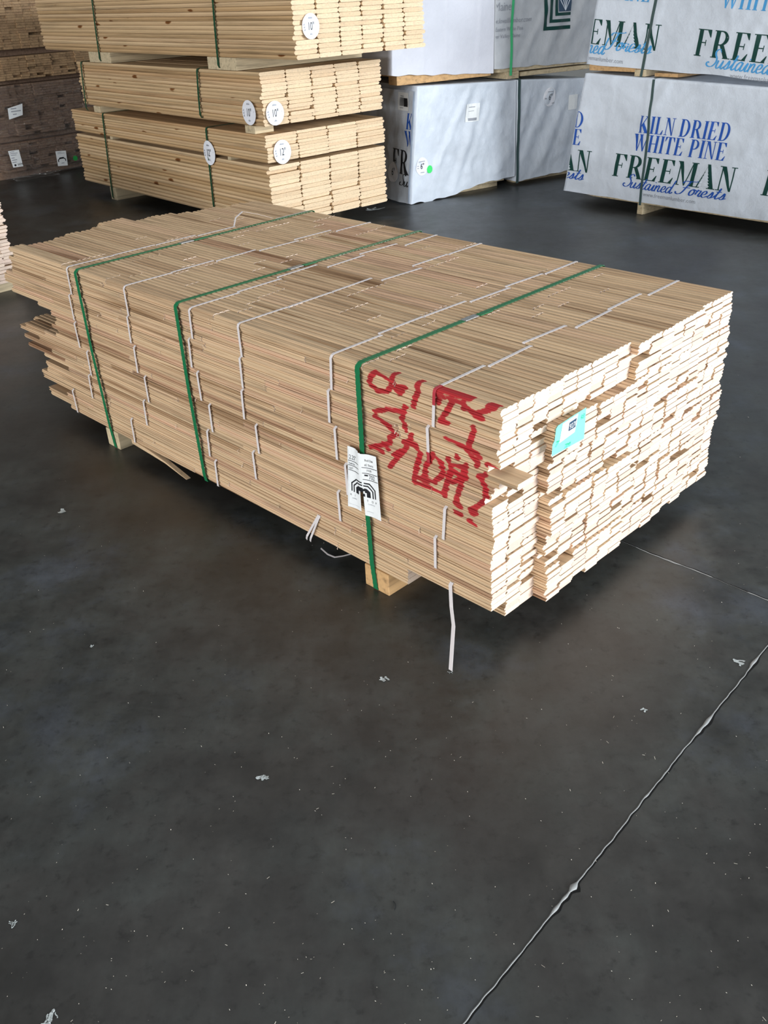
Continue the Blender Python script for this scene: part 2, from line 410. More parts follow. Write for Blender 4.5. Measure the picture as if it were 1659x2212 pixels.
rng = random.Random(11)
pieces = []      # (course, col, score, strip-dict)
bundle_mb = {}; JOINTS = []      # joints: where splinters stand up
COURSE_SHIFT = [0.0, 0.003, -0.002, 0.001, 0.003, 0.0]
for c in range(6):
    for k in range(6):
        mb = MB(); bundle_mb[(c, k)] = mb
        near = -PROT[c][k]; far = FAR[c][k]+rng.uniform(-.02, .02)
        cuts_b = []; a = rng.uniform(.22, .55)
        while a < far-.15: cuts_b.append(a); a += rng.uniform(.24, .62)
        for r in range(RPB):
            row = c*RPB+r; z = ZB+HST-(row+1)*T
            back_up = (r % 2 == 0)
            mir = (r % 2 == 0)
            bj = rng.uniform(-.0012, .0012)+COURSE_SHIFT[c]
            for s in range(3):
                b = (k*3+s)*BW+bj
                a0 = near+rng.uniform(-.0035, .0035); a1 = far+rng.uniform(-.035, .035)
                if rng.random() < 0.05: a0 += rng.uniform(.008, .03)
                if rng.random() < 0.22 and c > 0: a1 -= rng.uniform(.05, .22)
                if c == 1 and k == 0 and r == 4 and s == 0: a0 = -0.048        # the plank that sticks out
                if c == 5 and k == 0 and s == 0 and r >= 3: a0 = 0.285          # the outer strips that stop short
                topx = (c == 0 and r == 0); leftx = (k == 0 and s == 0)
                prof = strip_profile(back_up, (rng.random() < .5) if leftx else mir, ridges=(r == 0), tight=leftx)
                if topx or leftx:
                    if topx:
                        cuts = [q+(rng.uniform(-.002, .002) if rng.random() < .72 else rng.uniform(-.16, .16)) for q in cuts_b]
                    else:
                        cuts = []; q = rng.uniform(.15, .8)
                        while q < a1-.12: cuts.append(q); q += rng.uniform(.35, .95)
                    cuts = sorted(q for q in cuts if a0+.06 < q < a1-.06)
                    ed = [a0]+cuts+[a1]
                    for i in range(len(ed)-1):
                        g0 = 0 if i == 0 else rng.uniform(.001, .003)+(.002 if topx else 0)
                        p = dict(prof=prof, b=b+(rng.uniform(-.0012, .0012) if leftx else 0), z=z+(rng.uniform(-.0003, .0009) if topx else 0), a0=ed[i]+g0, a1=ed[i+1],
                                 tone=min(1, max(0, rng.gauss(.52, .17 if topx else .24))), paint=(leftx and ed[i] < .46))
                        mid = OO+EX*((p['a0']+p['a1'])/2)+EY*b+Vector((0, 0, z))
                        dist = (mid-Vector((0, 0, CAM_H))).length
                        if i > 0: JOINTS.append((c, k, topx, b, z, ed[i]))
                        pieces.append((c, k, (p['a1']-p['a0'])*(1.5 if topx else .8)/dist**2, p))
                else:
                    p = dict(prof=prof, b=b, z=z, a0=a0, a1=a1, tone=min(1, max(0, rng.gauss(.50, .30))), paint=False)
                    pieces.append((c, k, -1, p))
def put_strip(mb, p):
    M4 = Matrix.Translation((p['b'], 0, p['z']))
    if p['paint']:
        n = max(2, int((p['a1']-p['a0'])/0.0035))
        mb.prism(p['prof'], p['a0'], p['a1'], 0, 1, p['tone'], n, paint_at, M4)
    else:
        mb.prism(p['prof'], p['a0'], p['a1'], 0, 1, p['tone'], 1, None, M4)
pieces.sort(key=lambda q: -q[2])
single = pieces[:100]
for c, k, sc, p in pieces[100:]: put_strip(bundle_mb[(c, k)], p)
BUNDLE = {}
for key, mb in bundle_mb.items(): BUNDLE[key] = mb.build('flooring_bundle', [M_OAK, M_OAK_END], unit)
for c, k, sc, p in single:
    mb = MB(); put_strip(mb, p); mb.build('flooring_strip', [M_OAK, M_OAK_END], BUNDLE[(c, k)])

# thin white straps round each bundle
def wst(parent, pts, nrm, wdir=(0, 1, 0), half=0.0042, paint=True):
    mb = MB(); ribbon(mb, pts, wdir, half, 0.0007, nrm, step=0.006, paint=(lambda p: paint_at(Vector((p.x, p.y, p.z)))) if paint else None)
    return mb.build('white_strap', M_WSTRAP, parent)
X, Zv = Vector((1, 0, 0)), Vector((0, 0, 1))
for L in 'ABCDEF':
    for c in range(6):
        zt = ZB+HST-c*RPB*T; zb_ = zt-RPB*T; a = SIDE_STRAP[L][c]
        lx = COURSE_SHIFT[c]-.0066
        sk = rng.uniform(-.004, .006)
        if c == 0:
            at = TOP_STRAP[L][0]; bx = 3*BW
            wst(BUNDLE[(0, 0)], [(bx+.001, at+.002, zt-.006), (bx-.002, at+.002, zt+.0012), (lx+.010, at, zt+.0014), (lx+.003, at, zt-.0005), (lx, a, zt-.008), (lx, a+sk, zb_+.004), (lx+.007, a+sk, zb_)],
                [X, Zv, Zv, (Zv-X).normalized(), -X, -X, -X])
        elif a is not None:
            wst(BUNDLE[(c, 0)], [(lx+.007, a, zt-.001), (lx, a, zt-.006), (lx, a+sk, zb_+.003), (lx+.006, a+sk, zb_)], [Zv, -X, -X, -X])
    for k in range(1, 6):
        if (L, k) in (('A', 4),): continue
        at = TOP_STRAP[L][k]; zt = ZB+HST; b0, b1 = k*3*BW, (k+1)*3*BW; sk = rng.uniform(-.008, .008)
        wst(BUNDLE[(0, k)], [(b0-.0005, at, zt-.006), (b0+.003, at, zt+.0012), (b1-.003, at+sk, zt+.0012), (b1+.0005, at+sk, zt-.006)], [Zv, Zv, Zv, Zv])
# the loose loop over the far rows
zt = ZB+HST
wst(BUNDLE[(0, 4)], [(12*BW, 1.80, zt+.001), (12.6*BW, 1.83, zt+.022), (13.4*BW, 1.845, zt+.034), (14.3*BW, 1.82, zt+.018), (15*BW, 1.78, zt+.001)], [Zv]*5)
# F column: straps that were snapped, one hanging to the floor
lx = -.0068
a_h, z_h = ray_left(977, 1266)
fl = Vector((0.139, 1.637, 0))-OO
hang = [(lx+.006, a_h, ZB+.078), (lx, a_h, ZB+.072), (lx-.0015, a_h-.004, ZB+.01), (lx*.75+fl.dot(EY)*.25-.004, (a_h-.006)*.72+fl.dot(EX)*.28-.006, ZB-.012), (fl.dot(EY), fl.dot(EX)-.001, .0015)]
wst(BUNDLE[(5, 0)], hang, [-X, -X, -X, (-X), (-X)], half=.0056, paint=False)
# E column bottom: two thin straps pulled aslant
for q in (0.0, 0.016):
    a1, z1 = ray_left(692, 1117); a2, z2 = ray_left(678, 1163)
    wst(BUNDLE[(5, 0)], [(lx+.006, a1+q*.35, ZB+.079), (lx-.0005, a1+q*.35, ZB+.073), (lx-.004, a2+q, ZB-.004), (lx-.002, a2+q+.006, ZB-.018)], [-X]*4, (0, .8, .6), .0034, paint=False)
a1, z1 = ray_left(549, 984); a2, z2 = ray_left(556, 1042)

# green straps with steel seals
for a, zk in ((1.742, 0.0), (1.169, 0.0), (0.419, 0.0)):
    lxg = -.0095; ztg = ZB+HST+.0022
    bot = [(lxg+.001, a-.012, ZB+.02), (lxg+.003, a-.020, .004), (lxg+.022, a-.022, .0012)] if a != 1.169 else [(lxg+.001, a-.010, ZB+.02), (lxg+.004, a-.012, ZB-.002), (lxg+.05, a-.014, ZB-.003)]
    mb = MB()
    ribbon(mb, [(W_ST+.0105, a+.004, ZB+.1), (W_ST+.0105, a+.004, ztg-.008), (W_ST+.004, a+.003, ztg), (.012, a, ztg), (.000, a, ztg-.001), (lxg, a, ztg-.010), (lxg-.001, a-.002, ZB+.3)]+bot,
           (0, 1, 0), .0080, .0009, [X, X, (X+Zv).normalized(), Zv, Zv, -X, -X]+[-X]*3, scallop=.0006, period=.015, step=.0042)
    st = mb.build('green_strap', M_GREEN, unit)
    bs = {1.742: .432, 1.169: .449, 0.419: .406}[a]
    mb = MB()
    for q in range(3): mb.box((bs-.030+q*.017, a-.0095, ztg), (bs-.0145+q*.017, a+.0095, ztg+.0028), bev=.0007)
    mb.box((bs-.032, a-.0090, ztg), (bs+.023, a+.0090, ztg+.0021))
    mb.build('strap_seal', M_SEAL, st)
    mb = MB(); mb.box((bs+.026, a-.012, ztg+.001), (bs+.075, a+.003, ztg+.003)); mb.build('strap_tail', M_GREEN, st)

# bearers below the stack
mb = MB(); mb.box((-.004, .352, 0), (W_ST, .395, ZB-.0005), bev=.002); mb.box((-.004, .3955, 0), (W_ST, .441, ZB-.0005), bev=.002)
tag(mb.build('bearer', [M_BLOCKO], unit), 'orange-brown bearer')
mb = MB(); mb.box((-.004, 1.695, 0), (W_ST, 1.775, ZB-.0005), bev=.002); tag(mb.build('bearer', [M_BLOCK], unit), 'pale bearer')
# split strip hanging from the bottom edge
mb = MB()
for (a_, z_), h in zip(((1.60, ZB+.006), (1.48, ZB-.004), (1.40, ZB-.014), (1.28, ZB-.040)), (.016, .012, .007, .0015)):
    for x_ in (-.004, .012): mb.vert((x_, a_, z_-h)); mb.vert((x_, a_, z_))
for i in range(3):
    q = i*4
    for A in ((0, 1, 5, 4), (2, 6, 7, 3), (1, 3, 7, 5), (0, 4, 6, 2)): mb.face([q+j for j in A], 0, .6)
mb.face((0, 2, 3, 1)); mb.face((12, 13, 15, 14))
tag(mb.build('splintered_strip', [M_OAK], BUNDLE[(5, 0)]), 'torn strip hanging from the bottom edge')

# curled splinters at the strip ends on the long side and the top
for key in BUNDLE:
    c, k = key
    if k != 0 and c != 0: continue
    mb = MB(); rs = random.Random(100+c*7+k)
    spots = [q for q in JOINTS if q[0] == c and q[1] == k]
    for (jc, jk, jtop, jb, jz, ja) in spots:
        for u in ((.17, .5, .83) if jtop else (.25, .75)):
            if rs.random() < .45: continue
            if jtop: base = Vector((jb+u*BW, ja+rs.uniform(-.001, .003), jz+T-.001)); out = Vector((0, 0, 1)); upv = Vector((1, 0, 0))*(1 if rs.random() < .5 else -1)
            else: base = Vector((-.0045+.004, ja+rs.uniform(-.001, .003), jz+u*T)); out = Vector((-1, 0, 0)); upv = Vector((0, 0, 1))*(1 if rs.random() < .5 else -1)
            L = rs.uniform(.003, .009); w = rs.uniform(.0006, .0014); al = Vector((0, 1, 0))
            p = [base, base+upv*L*.4+out*.004, base+upv*L+al*rs.uniform(-.004, .004)+out*.0045]
            ids = [(mb.vert(q-al*w), mb.vert(q+al*w)) for q in p]
            for A, B in zip(ids[:-1], ids[1:]): mb.face((A[0], A[1], B[1], B[0]), 0, .7)
    if not mb.f: continue
    sp = mb.build('splinters', [M_OAK_END], BUNDLE[key]); tag(sp, 'pale curled splinters', kind='stuff')

# ================================================================ lettering tools (2-D polygons mapped onto a surface)
def text2d(body, size=1.0, shear=0.0, width=None, align='LEFT', sx=1.0):
    cu = bpy.data.curves.new('tmp', 'FONT'); cu.body = body; cu.size = size; cu.shear = shear; cu.align_x = align; cu.resolution_u = 3
    ob = bpy.data.objects.new('tmp', cu); COL.objects.link(ob)
    dg = bpy.context.evaluated_depsgraph_get()
    me = bpy.data.meshes.new_from_object(ob.evaluated_get(dg))
    V = [(v.co.x*sx, v.co.y) for v in me.vertices]; Fc = [tuple(p.vertices) for p in me.polygons]
    bpy.data.objects.remove(ob); bpy.data.curves.remove(cu); bpy.data.meshes.remove(me)
    if width and V:
        x0 = min(v[0] for v in V); x1 = max(v[0] for v in V); s = width/(x1-x0)
        V = [((x-x0)*s, y) for x, y in V]
    return V, Fc

def g_poly(*pts): return [list(pts)]
def bowl(cx, cy, rx, ry, wx, wy, a0, a1, n=14):
    """thick-thin bowl between an outer and an inner ellipse"""
    out = []
    for i in range(n):
        t0 = math.radians(a0+(a1-a0)*i/n); t1 = math.radians(a0+(a1-a0)*(i+1)/n)
        o = lambda t: (cx+rx*math.cos(t), cy+ry*math.sin(t)); q = lambda t: (cx+(rx-wx)*math.cos(t), cy+(ry-wy)*math.sin(t))
        out.append([o(t0), o(t1), q(t1), q(t0)])
    return out
def bar(x0, y0, x1, y1): return [[(x0, y0), (x1, y0), (x1, y1), (x0, y1)]]
def dia(xb, xt, w, y0=0.0, y1=1.0): return [[(xb, y0), (xb+w, y0), (xt+w, y1), (xt, y1)]]
S_, K_, TH = 0.035, 0.155, 0.045         # serif height, thick stem, thin stroke
def serif(x, w, y, e=0.06): return bar(x-e, y, x+w+e, y+S_) if y < .5 else bar(x-e, y-S_, x+w+e, y)
def stem(x, w=K_, e=0.06): return bar(x, 0, x+w, 1)+serif(x, w, 0, e)+serif(x, w, 1.0, e)
def serif_glyph(ch):
    if ch == 'I': return stem(.07), .30
    if ch == 'L': return stem(.07)+bar(.07, 0, .52, S_)+g_poly((.52, 0), (.56, .27), (.525, .27), (.40, S_), (.40, 0)), .60
    if ch == 'E': return stem(.07)+bar(.07, 0, .54, S_)+g_poly((.52, 0), (.58, .26), (.55, .26), (.40, S_))+bar(.07, 1-S_, .52, 1)+g_poly((.53, 1), (.54, .76), (.51, .76), (.39, 1-S_))+bar(.2, .49, .40, .53)+bar(.38, .40, .41, .62), .63
    if ch == 'F': return stem(.07)+bar(.07, 1-S_, .52, 1)+g_poly((.53, 1), (.55, .72), (.52, .72), (.38, 1-S_))+bar(.2, .49, .38, .53)+bar(.36, .40, .39, .62), .60
    if ch == 'H': return stem(.07)+stem(.48)+bar(.2, .49, .50, .53), .72
    if ch == 'T': return stem(.22)+bar(.0, 1-S_, .60, 1)+g_poly((0, 1), (-.02, .73), (.01, .73), (.12, 1-S_))+g_poly((.60, 1), (.62, .73), (.59, .73), (.48, 1-S_)), .62
    if ch == 'N': return stem(.09, TH)+bar(.53, 0, .53+TH, 1)+serif(.53, TH, 1.0, .09)+serif(.09, TH, 0, .09)+bar(.0, 1-S_, .15, 1)+g_poly((.06, 1), (.24, 1), (.575, 0), (.50, 0)), .68
    if ch == 'M': return stem(.08, TH, .08)+stem(.62, K_)+g_poly((.02, 1), (.20, 1), (.42, .0), (.38, 0))+g_poly((.62, 1), (.66, 1), (.42, 0), (.38, 0)), .85
    if ch == 'K': return stem(.07)+g_poly((.20, .40), (.24, .36), (.58, 1), (.53, 1))+bar(.42, 1-S_, .66, 1)+g_poly((.25, .50), (.36, .66), (.66, 0), (.47, 0))+bar(.38, 0, .72, S_), .73
    if ch == 'W': return dia(.26, .08, .06)+g_poly((.0, 1), (.20, 1), (.34, 0), (.27, 0))+g_poly((.27, 0), (.32, 0), (.55, 1), (.50, 1))+g_poly((.40, 1), (.58, 1), (.72, 0), (.65, 0))+g_poly((.66, 0), (.71, 0), (.93, 1), (.88, 1))+bar(-.03, 1-S_, .25, 1)+bar(.36, 1-S_, .62, 1)+bar(.82, 1-S_, 1.0, 1), .98
    if ch == 'A': return g_poly((.0, 0), (.05, 0), (.36, 1), (.33, 1))+g_poly((.28, 1), (.40, 1), (.70, 0), (.50, 0))+bar(-.05, 0, .14, S_)+bar(.42, 0, .76, S_), .74
    if ch == 'D': return stem(.07)+bar(.07, 0, .30, TH)+bar(.07, 1-TH, .30, 1)+bowl(.28, .5, .38, .5, K_, TH, -90, 90), .71
    if ch == 'P': return stem(.07)+bar(.07, 1-TH, .28, 1)+bar(.07, .44, .28, .44+TH)+bowl(.27, .72, .30, .28, K_*.95, TH, -90, 90), .60
    if ch == 'R': return stem(.07)+bar(.07, 1-TH, .28, 1)+bar(.07, .46, .28, .46+TH)+bowl(.27, .73, .30, .27, K_*.95, TH, -90, 90)+g_poly((.28, .47), (.42, .50), (.68, 0), (.50, 0))+bar(.46, 0, .74, S_), .72
    return [], .30
def serif_text(body, height, width, shear=0.12):
    polys = []; x = 0
    for ch in body:
        if ch == ' ': x += .30; continue
        g, adv = serif_glyph(ch)
        for p in g: polys.append([(px+x, py) for px, py in p])
        x += adv+.045
    sx = width/x
    return [[(px*sx+shear*py*height, py*height) for px, py in p] for p in polys]
# flowing script: centre lines drawn with a slanted pen
SCRIPT = {
 'S': ([[(.55, .85), (.48, .97), (.34, .98), (.25, .85), (.30, .68), (.42, .50), (.44, .28), (.30, .08), (.10, .05), (-.05, .15), (-.02, .28), (.08, .26)]], .52),
 'F': ([[(.10, .80), (.18, .95), (.45, .97), (.80, 1.0), (.88, 1.05)], [(.48, .97), (.40, .60), (.28, .15), (.12, .0), (-.06, .04), (-.08, .16)], [(.20, .50), (.60, .52)]], .66),
 'u': ([[(.05, .42), (.02, .10), (.10, .0), (.22, .10), (.32, .42)], [(.32, .42), (.28, .08), (.36, .0), (.46, .12)]], .44),
 's': ([[(.02, .05), (.14, .25), (.22, .46), (.26, .20), (.20, .02), (.06, .02)], [(.22, .03), (.38, .12)]], .34),
 't': ([[(.02, .12), (.16, .40), (.22, .78), (.12, .15), (.18, .0), (.32, .12)], [(.04, .50), (.32, .52)]], .30),
 'a': ([[(.32, .40), (.20, .46), (.06, .30), (.04, .08), (.14, .0), (.26, .14), (.34, .44)], [(.34, .44), (.30, .08), (.38, .0), (.50, .12)]], .46),
 'i': ([[(.02, .12), (.14, .44), (.10, .08), (.16, .0), (.28, .12)], [(.18, .62), (.20, .66)]], .26),
 'n': ([[(.04, .44), (.02, .0)], [(.02, .15), (.16, .42), (.26, .40), (.24, .08), (.32, .0), (.44, .12)]], .42),
 'e': ([[(.04, .16), (.20, .22), (.26, .36), (.18, .46), (.06, .34), (.03, .12), (.12, .0), (.24, .03), (.36, .12)]], .34),
 'd': ([[(.32, .40), (.20, .46), (.06, .30), (.04, .08), (.14, .0), (.26, .14), (.36, .50), (.44, .95)], [(.42, .85), (.32, .10), (.40, .0), (.50, .12)]], .48),
 'o': ([[(.18, .46), (.06, .34), (.03, .12), (.12, .0), (.24, .10), (.28, .32), (.18, .46), (.40, .38)]], .36),
 'r': ([[(.02, .12), (.10, .46), (.12, .40), (.26, .42), (.20, .10), (.26, .0), (.36, .12)]], .34)}
def smooth(pts, n=5):
    P = [pts[0]]+list(pts)+[pts[-1]]; out = []
    for i in range(1, len(P)-2):
        for j in range(n):
            t = j/n; q = []
            for d in (0, 1):
                p0, p1, p2, p3 = P[i-1][d], P[i][d], P[i+1][d], P[i+2][d]
                q.append(.5*(2*p1+(p2-p0)*t+(2*p0-5*p1+4*p2-p3)*t*t+(3*p1-p0-3*p2+p3)*t**3))
            out.append(tuple(q))
    out.append(pts[-1]); return out
def script_text(body, height, width, shear=0.30, pen=.066):
    polys = []; x = 0
    for ch in body:
        if ch == ' ': x += .45; continue
        st, adv = SCRIPT[ch]
        for s in st:
            q = smooth([(px+x+shear*py, py) for px, py in s])
            for (x0, y0), (x1, y1) in zip(q[:-1], q[1:]):
                dx, dy = x1-x0, y1-y0; L = math.hypot(dx, dy)+1e-9
                w = .018+pen*.5*abs(math.sin(math.atan2(dy, dx)-math.radians(15)))
                nx, ny = -dy/L*w, dx/L*w
                polys.append([(x0+nx, y0+ny), (x0-nx, y0-ny), (x1-nx+dx*.2, y1-ny+dy*.2), (x1+nx+dx*.2, y1+ny+dy*.2)])
        x += adv
    sx = width/x
    return [[(px*sx, py*height) for px, py in p] for p in polys]

def shape_bm(polys, maxlen=None, clip=None):
    """polygons -> bmesh in the xy plane, cut at clip=(point, normal) and refined"""
    bm = bmesh.new()
    for p in polys:
        try: bm.faces.new([bm.verts.new((x, y, 0)) for x, y in p])
        except ValueError: pass
    for f in bm.faces:
        f.normal_update()
        if f.normal.z < 0: f.normal_flip()
    for co, no in (clip or []):
        bmesh.ops.bisect_plane(bm, geom=bm.verts[:]+bm.edges[:]+bm.faces[:], plane_co=co, plane_no=no, clear_outer=True)
    if maxlen:
        for _ in range(5):
            e = [q for q in bm.edges if q.calc_length() > maxlen]
            if not e: break
            bmesh.ops.subdivide_edges(bm, edges=e, cuts=1, use_grid_fill=True)
            bmesh.ops.triangulate(bm, faces=[f for f in bm.faces if len(f.verts) > 4])
    return bm
def t2p(V, Fc, ox=0, oy=0): return [[(V[i][0]+ox, V[i][1]+oy) for i in f] for f in Fc]
def moved(polys, ox, oy, slope=0.0): return [[(x+ox, y+oy+slope*x) for x, y in p] for p in polys]
def letters(name, items, parent, f, clip=None, maxlen=None, label=None):
    """items: [(polygons, material)]; f maps (x, y) to 3-D"""
    mb = MB(); mats = []
    for i, (polys, mat) in enumerate(items):
        if mat not in mats: mats.append(mat)
        bm = shape_bm(polys, maxlen, clip); mb.add_bm(bm, mats.index(mat), .5, lambda co, i=i: f(co.x, co.y))
    o = mb.build(name, mats, parent)
    if label: o['label'] = label
    return o
def disc_poly(r, ry=None, n=28, cx=0, cy=0): ry = ry or r; return [[(cx+r*math.cos(2*math.pi*i/n), cy+ry*math.sin(2*math.pi*i/n)) for i in range(n)]]
def flat(P, ux, uy, nrm, off): 
    P, ux, uy, nrm = Vector(P), Vector(ux), Vector(uy), Vector(nrm)
    return lambda x, y: P+ux*x+uy*y+nrm*off
def size_disc(parent, P, ux, uy, nrm, r, num, ry=None, bend=0.0, ink=None, mat=None):
    """round paper label with the board size printed on it"""
    P, ux, uy, nrm = Vector(P), Vector(ux), Vector(uy), Vector(nrm)
    g = lambda off: (lambda x, y: P+ux*x+uy*y+nrm*(off-bend*x*x))
    o = letters('size_label', [(disc_poly(r, ry), mat or M_STICKER)], parent, g(0.0012), maxlen=r*.5, label='round white label marked %s' % num)
    V, Fc = text2d(num+'"', r*.92, sx=.62); w = max(v[0] for v in V)
    it = [(t2p(V, Fc, -w/2, -r*.30), ink or M_INK)]
    small = []
    for (x, y, ww) in ((-.25, .62, .5), (-.15, -.70, .36), (-.86, .10, .22), (-.84, -.12, .20), (-.80, -.34, .20), (.72, .05, .10)):
        for j in range(int(ww*16)): small += bar((x+j*.06)*r, y*r, (x+j*.06+.035)*r, (y+.09+.04*((j*7) % 3))*r)
    it.append((small, M_GREYINK))
    letters('lettering', it, o, g(0.0022), maxlen=None)
    return o

# ---------------------------------------------------------------- the mill tag and the green card on the big stack
lx = -.0105
tag_c = Vector((lx-.004, .418, .335))         # top centre, z measured from the floor
zt0 = .4135                                   # top edge of the tag
def tag_f(off):
    # x runs to the right of the photo (towards a = 0), y down from the top edge; curls at the slit
    def f(x, y):
        bulge = .010*math.exp(-((x-.002)/.016)**2)*(1-.3*y/.17)+.006*(y/.17)*abs(x)/.05
        a = .418-x-(.012*(y/.17) if x > 0.004 else -.006*(y/.17))*(.3+abs(x)/.06)
        return Vector((lx-.0045-bulge-off, a, zt0-y+.08*x))
    return f
Lp = []
def grid_poly(x0, x1, y0, y1, nx, ny):
    out = []
    for i in range(nx):
        for j in range(ny):
            u0, u1 = x0+(x1-x0)*i/nx, x0+(x1-x0)*(i+1)/nx; v0, v1 = y0+(y1-y0)*j/ny, y0+(y1-y0)*(j+1)/ny
            out.append([(u0, v1), (u1, v1), (u1, v0), (u0, v0)])
    return out
Lp += grid_poly(-.048, -.001, -.004, .170, 8, 12)
Lp += grid_poly(-.001, .006, .0, .098, 2, 7)
Lp += grid_poly(.006, .053, .002, .176, 8, 12)
tg = letters('paper_tag', [(Lp, M_PAPER)], unit, tag_f(0), label='white torn paper tag with black print, folded over a green strap')
it = []
def tx(s, size, x, y, sx=1.0):
    V, Fc = text2d(s, size, sx=sx); return [[(px+x, y-py) for px, py in [V[i] for i in f]][::-1] for f in Fc]
blk = tx('2.25"', .017, -.042, .030, .75)+tx('Bundle Size', .0075, -.042, .0445, .6)+tx('SQ/FT', .0075, -.042, .058, .7)
blk += tx('Red Oak', .0085, .016, .0215, .8)+tx('#2 Shorts', .0085, .015, .034, .75)+tx('19.50', .0085, .018, .0490, .8)+tx('702', .0165, .024, .0690, .75)
blk += bar(-.045, .034, -.003, .0355)+bar(-.045, .047, -.003, .0485)+bar(-.045, .0605, -.003, .062)
blk += bar(.008, .038, .052, .0395)+bar(.008, .0535, .052, .055)+bar(.008, .0715, .052, .073)+bar(.013, .058, .022, .062)
def arch(w, h, sh, y, th):
    o = []
    P = [(-w, y+h), (-w, y+sh), (-w*.55, y), (w*.55, y), (w, y+sh), (w, y+h)]
    for (x0, y0), (x1, y1) in zip(P[:-1], P[1:]):
        dx, dy = x1-x0, y1-y0; L = math.hypot(dx, dy); nx, ny = -dy/L*th/2, dx/L*th/2; ex, ey = dx/L*th*.4, dy/L*th*.4
        o.append([(x0+nx-ex, y0+ny-ey), (x0-nx-ex, y0-ny-ey), (x1-nx+ex, y1-ny+ey), (x1+nx+ex, y1+ny+ey)])
    return o
ctr = .003
def shift(ps, dx): return [[(x+dx, y) for x, y in p] for p in ps]
blk += shift(arch(.037, .036, .014, .083, .0036)+arch(.0295, .030, .012, .0905, .0036), ctr)
blk += shift([[(-.022, .122), (-.022, .106), (-.012, .0975), (.012, .0975), (.022, .106), (.022, .122), (.012, .122), (.012, .110), (-.010, .110), (-.010, .122)]], ctr)+shift(bar(.002, .113, .0075, .121), ctr)
for ch, x in (('H', -.040), ('I', -.0245), ('T', .014), ('O', .027), ('P', .039)): blk += tx(ch, .0085, x, .1345, .75)
gy = tx('LUMBER', .0045, -.034, .1425, 1.0)+tx('COMPANY', .0045, .016, .1425, .95)
gy += bar(-.045, .004, -.0446, .16)+bar(-.045, .16, -.006, .1604)+bar(.012, .162, .030, .1626)
flip = lambda ps: ps
# keep print off the slit
it = [(blk, M_INK), (gy, M_GREYINK)]
letters('lettering', it, tg, tag_f(.0006), maxlen=.012, clip=None)

cz = ZB
ae = -.023
def ray_end(px, py):
    d = fwd+(px-829.5)/F_PX*rr-(py-1106)/F_PX*uu
    o = Vector((0, 0, CAM_H)); P0 = OO+EX*ae; t = (P0-o).dot(EX)/d.dot(EX); q = o+d*t-OO
    return (q.dot(EY), q.z)
card_f = lambda off: (lambda x, y: Vector((x, ae-off, y)))
# card axes: u to the right, v up, from its four corners
CQ = [ray_end(*q) for q in ((1187, 986), (1257, 947), (1262, 880), (1195.5, 923))]
def cuv(u, v): return tuple((CQ[0][k]*(1-u)+CQ[1][k]*u)*(1-v)+(CQ[3][k]*(1-u)+CQ[2][k]*u)*v for k in (0, 1))
def cmap(ps): return [[cuv(x, y) for x, y in p] for p in ps]
def cgrid(x0, y0, x1, y1): return [[cuv(x0, y0), cuv(x1, y0), cuv(x1, y1), cuv(x0, y1)]]
cp = cmap([[(.02, 0), (1.02, 0), (1.02, 1), (.60, 1.01), (.10, 1.0), (.05, .93), (.05, .52), (.0, .42)]])
card = letters('green_card', [(cp, M_CARD)], unit, card_f(0.004), label='turquoise card with a white number label stuck on the strip ends')
wl = letters('number_label', [(cmap([[(.20, .34), (.68, .42), (.75, .98), (.24, .97)]]), M_PAPER)], card, card_f(.0048), label='white number label')
letters('lettering', [(cmap([[(.46, .58), (.68, .59), (.70, .87), (.47, .86)]]), M_NAVY)], wl, card_f(.0054))
def ct(s, size, x, y, sx=.8, sh=0): V, Fc = text2d(s, size, sx=sx, shear=sh); return cmap([[(V[i][0]+x, V[i][1]+y) for i in f] for f in Fc])
letters('lettering', [(ct('9270', .24, .473, .635, .50), M_PAPER)], wl, card_f(.0060))
for ps in (ct('7M', .22, .37, .03, .65, .3), ct('R3', .20, .84, .72, .55, .2), ct('7', .26, .06, .28, .7, .3)): letters('marker_writing', [(ps, M_GREENINK)], card, card_f(.0060))

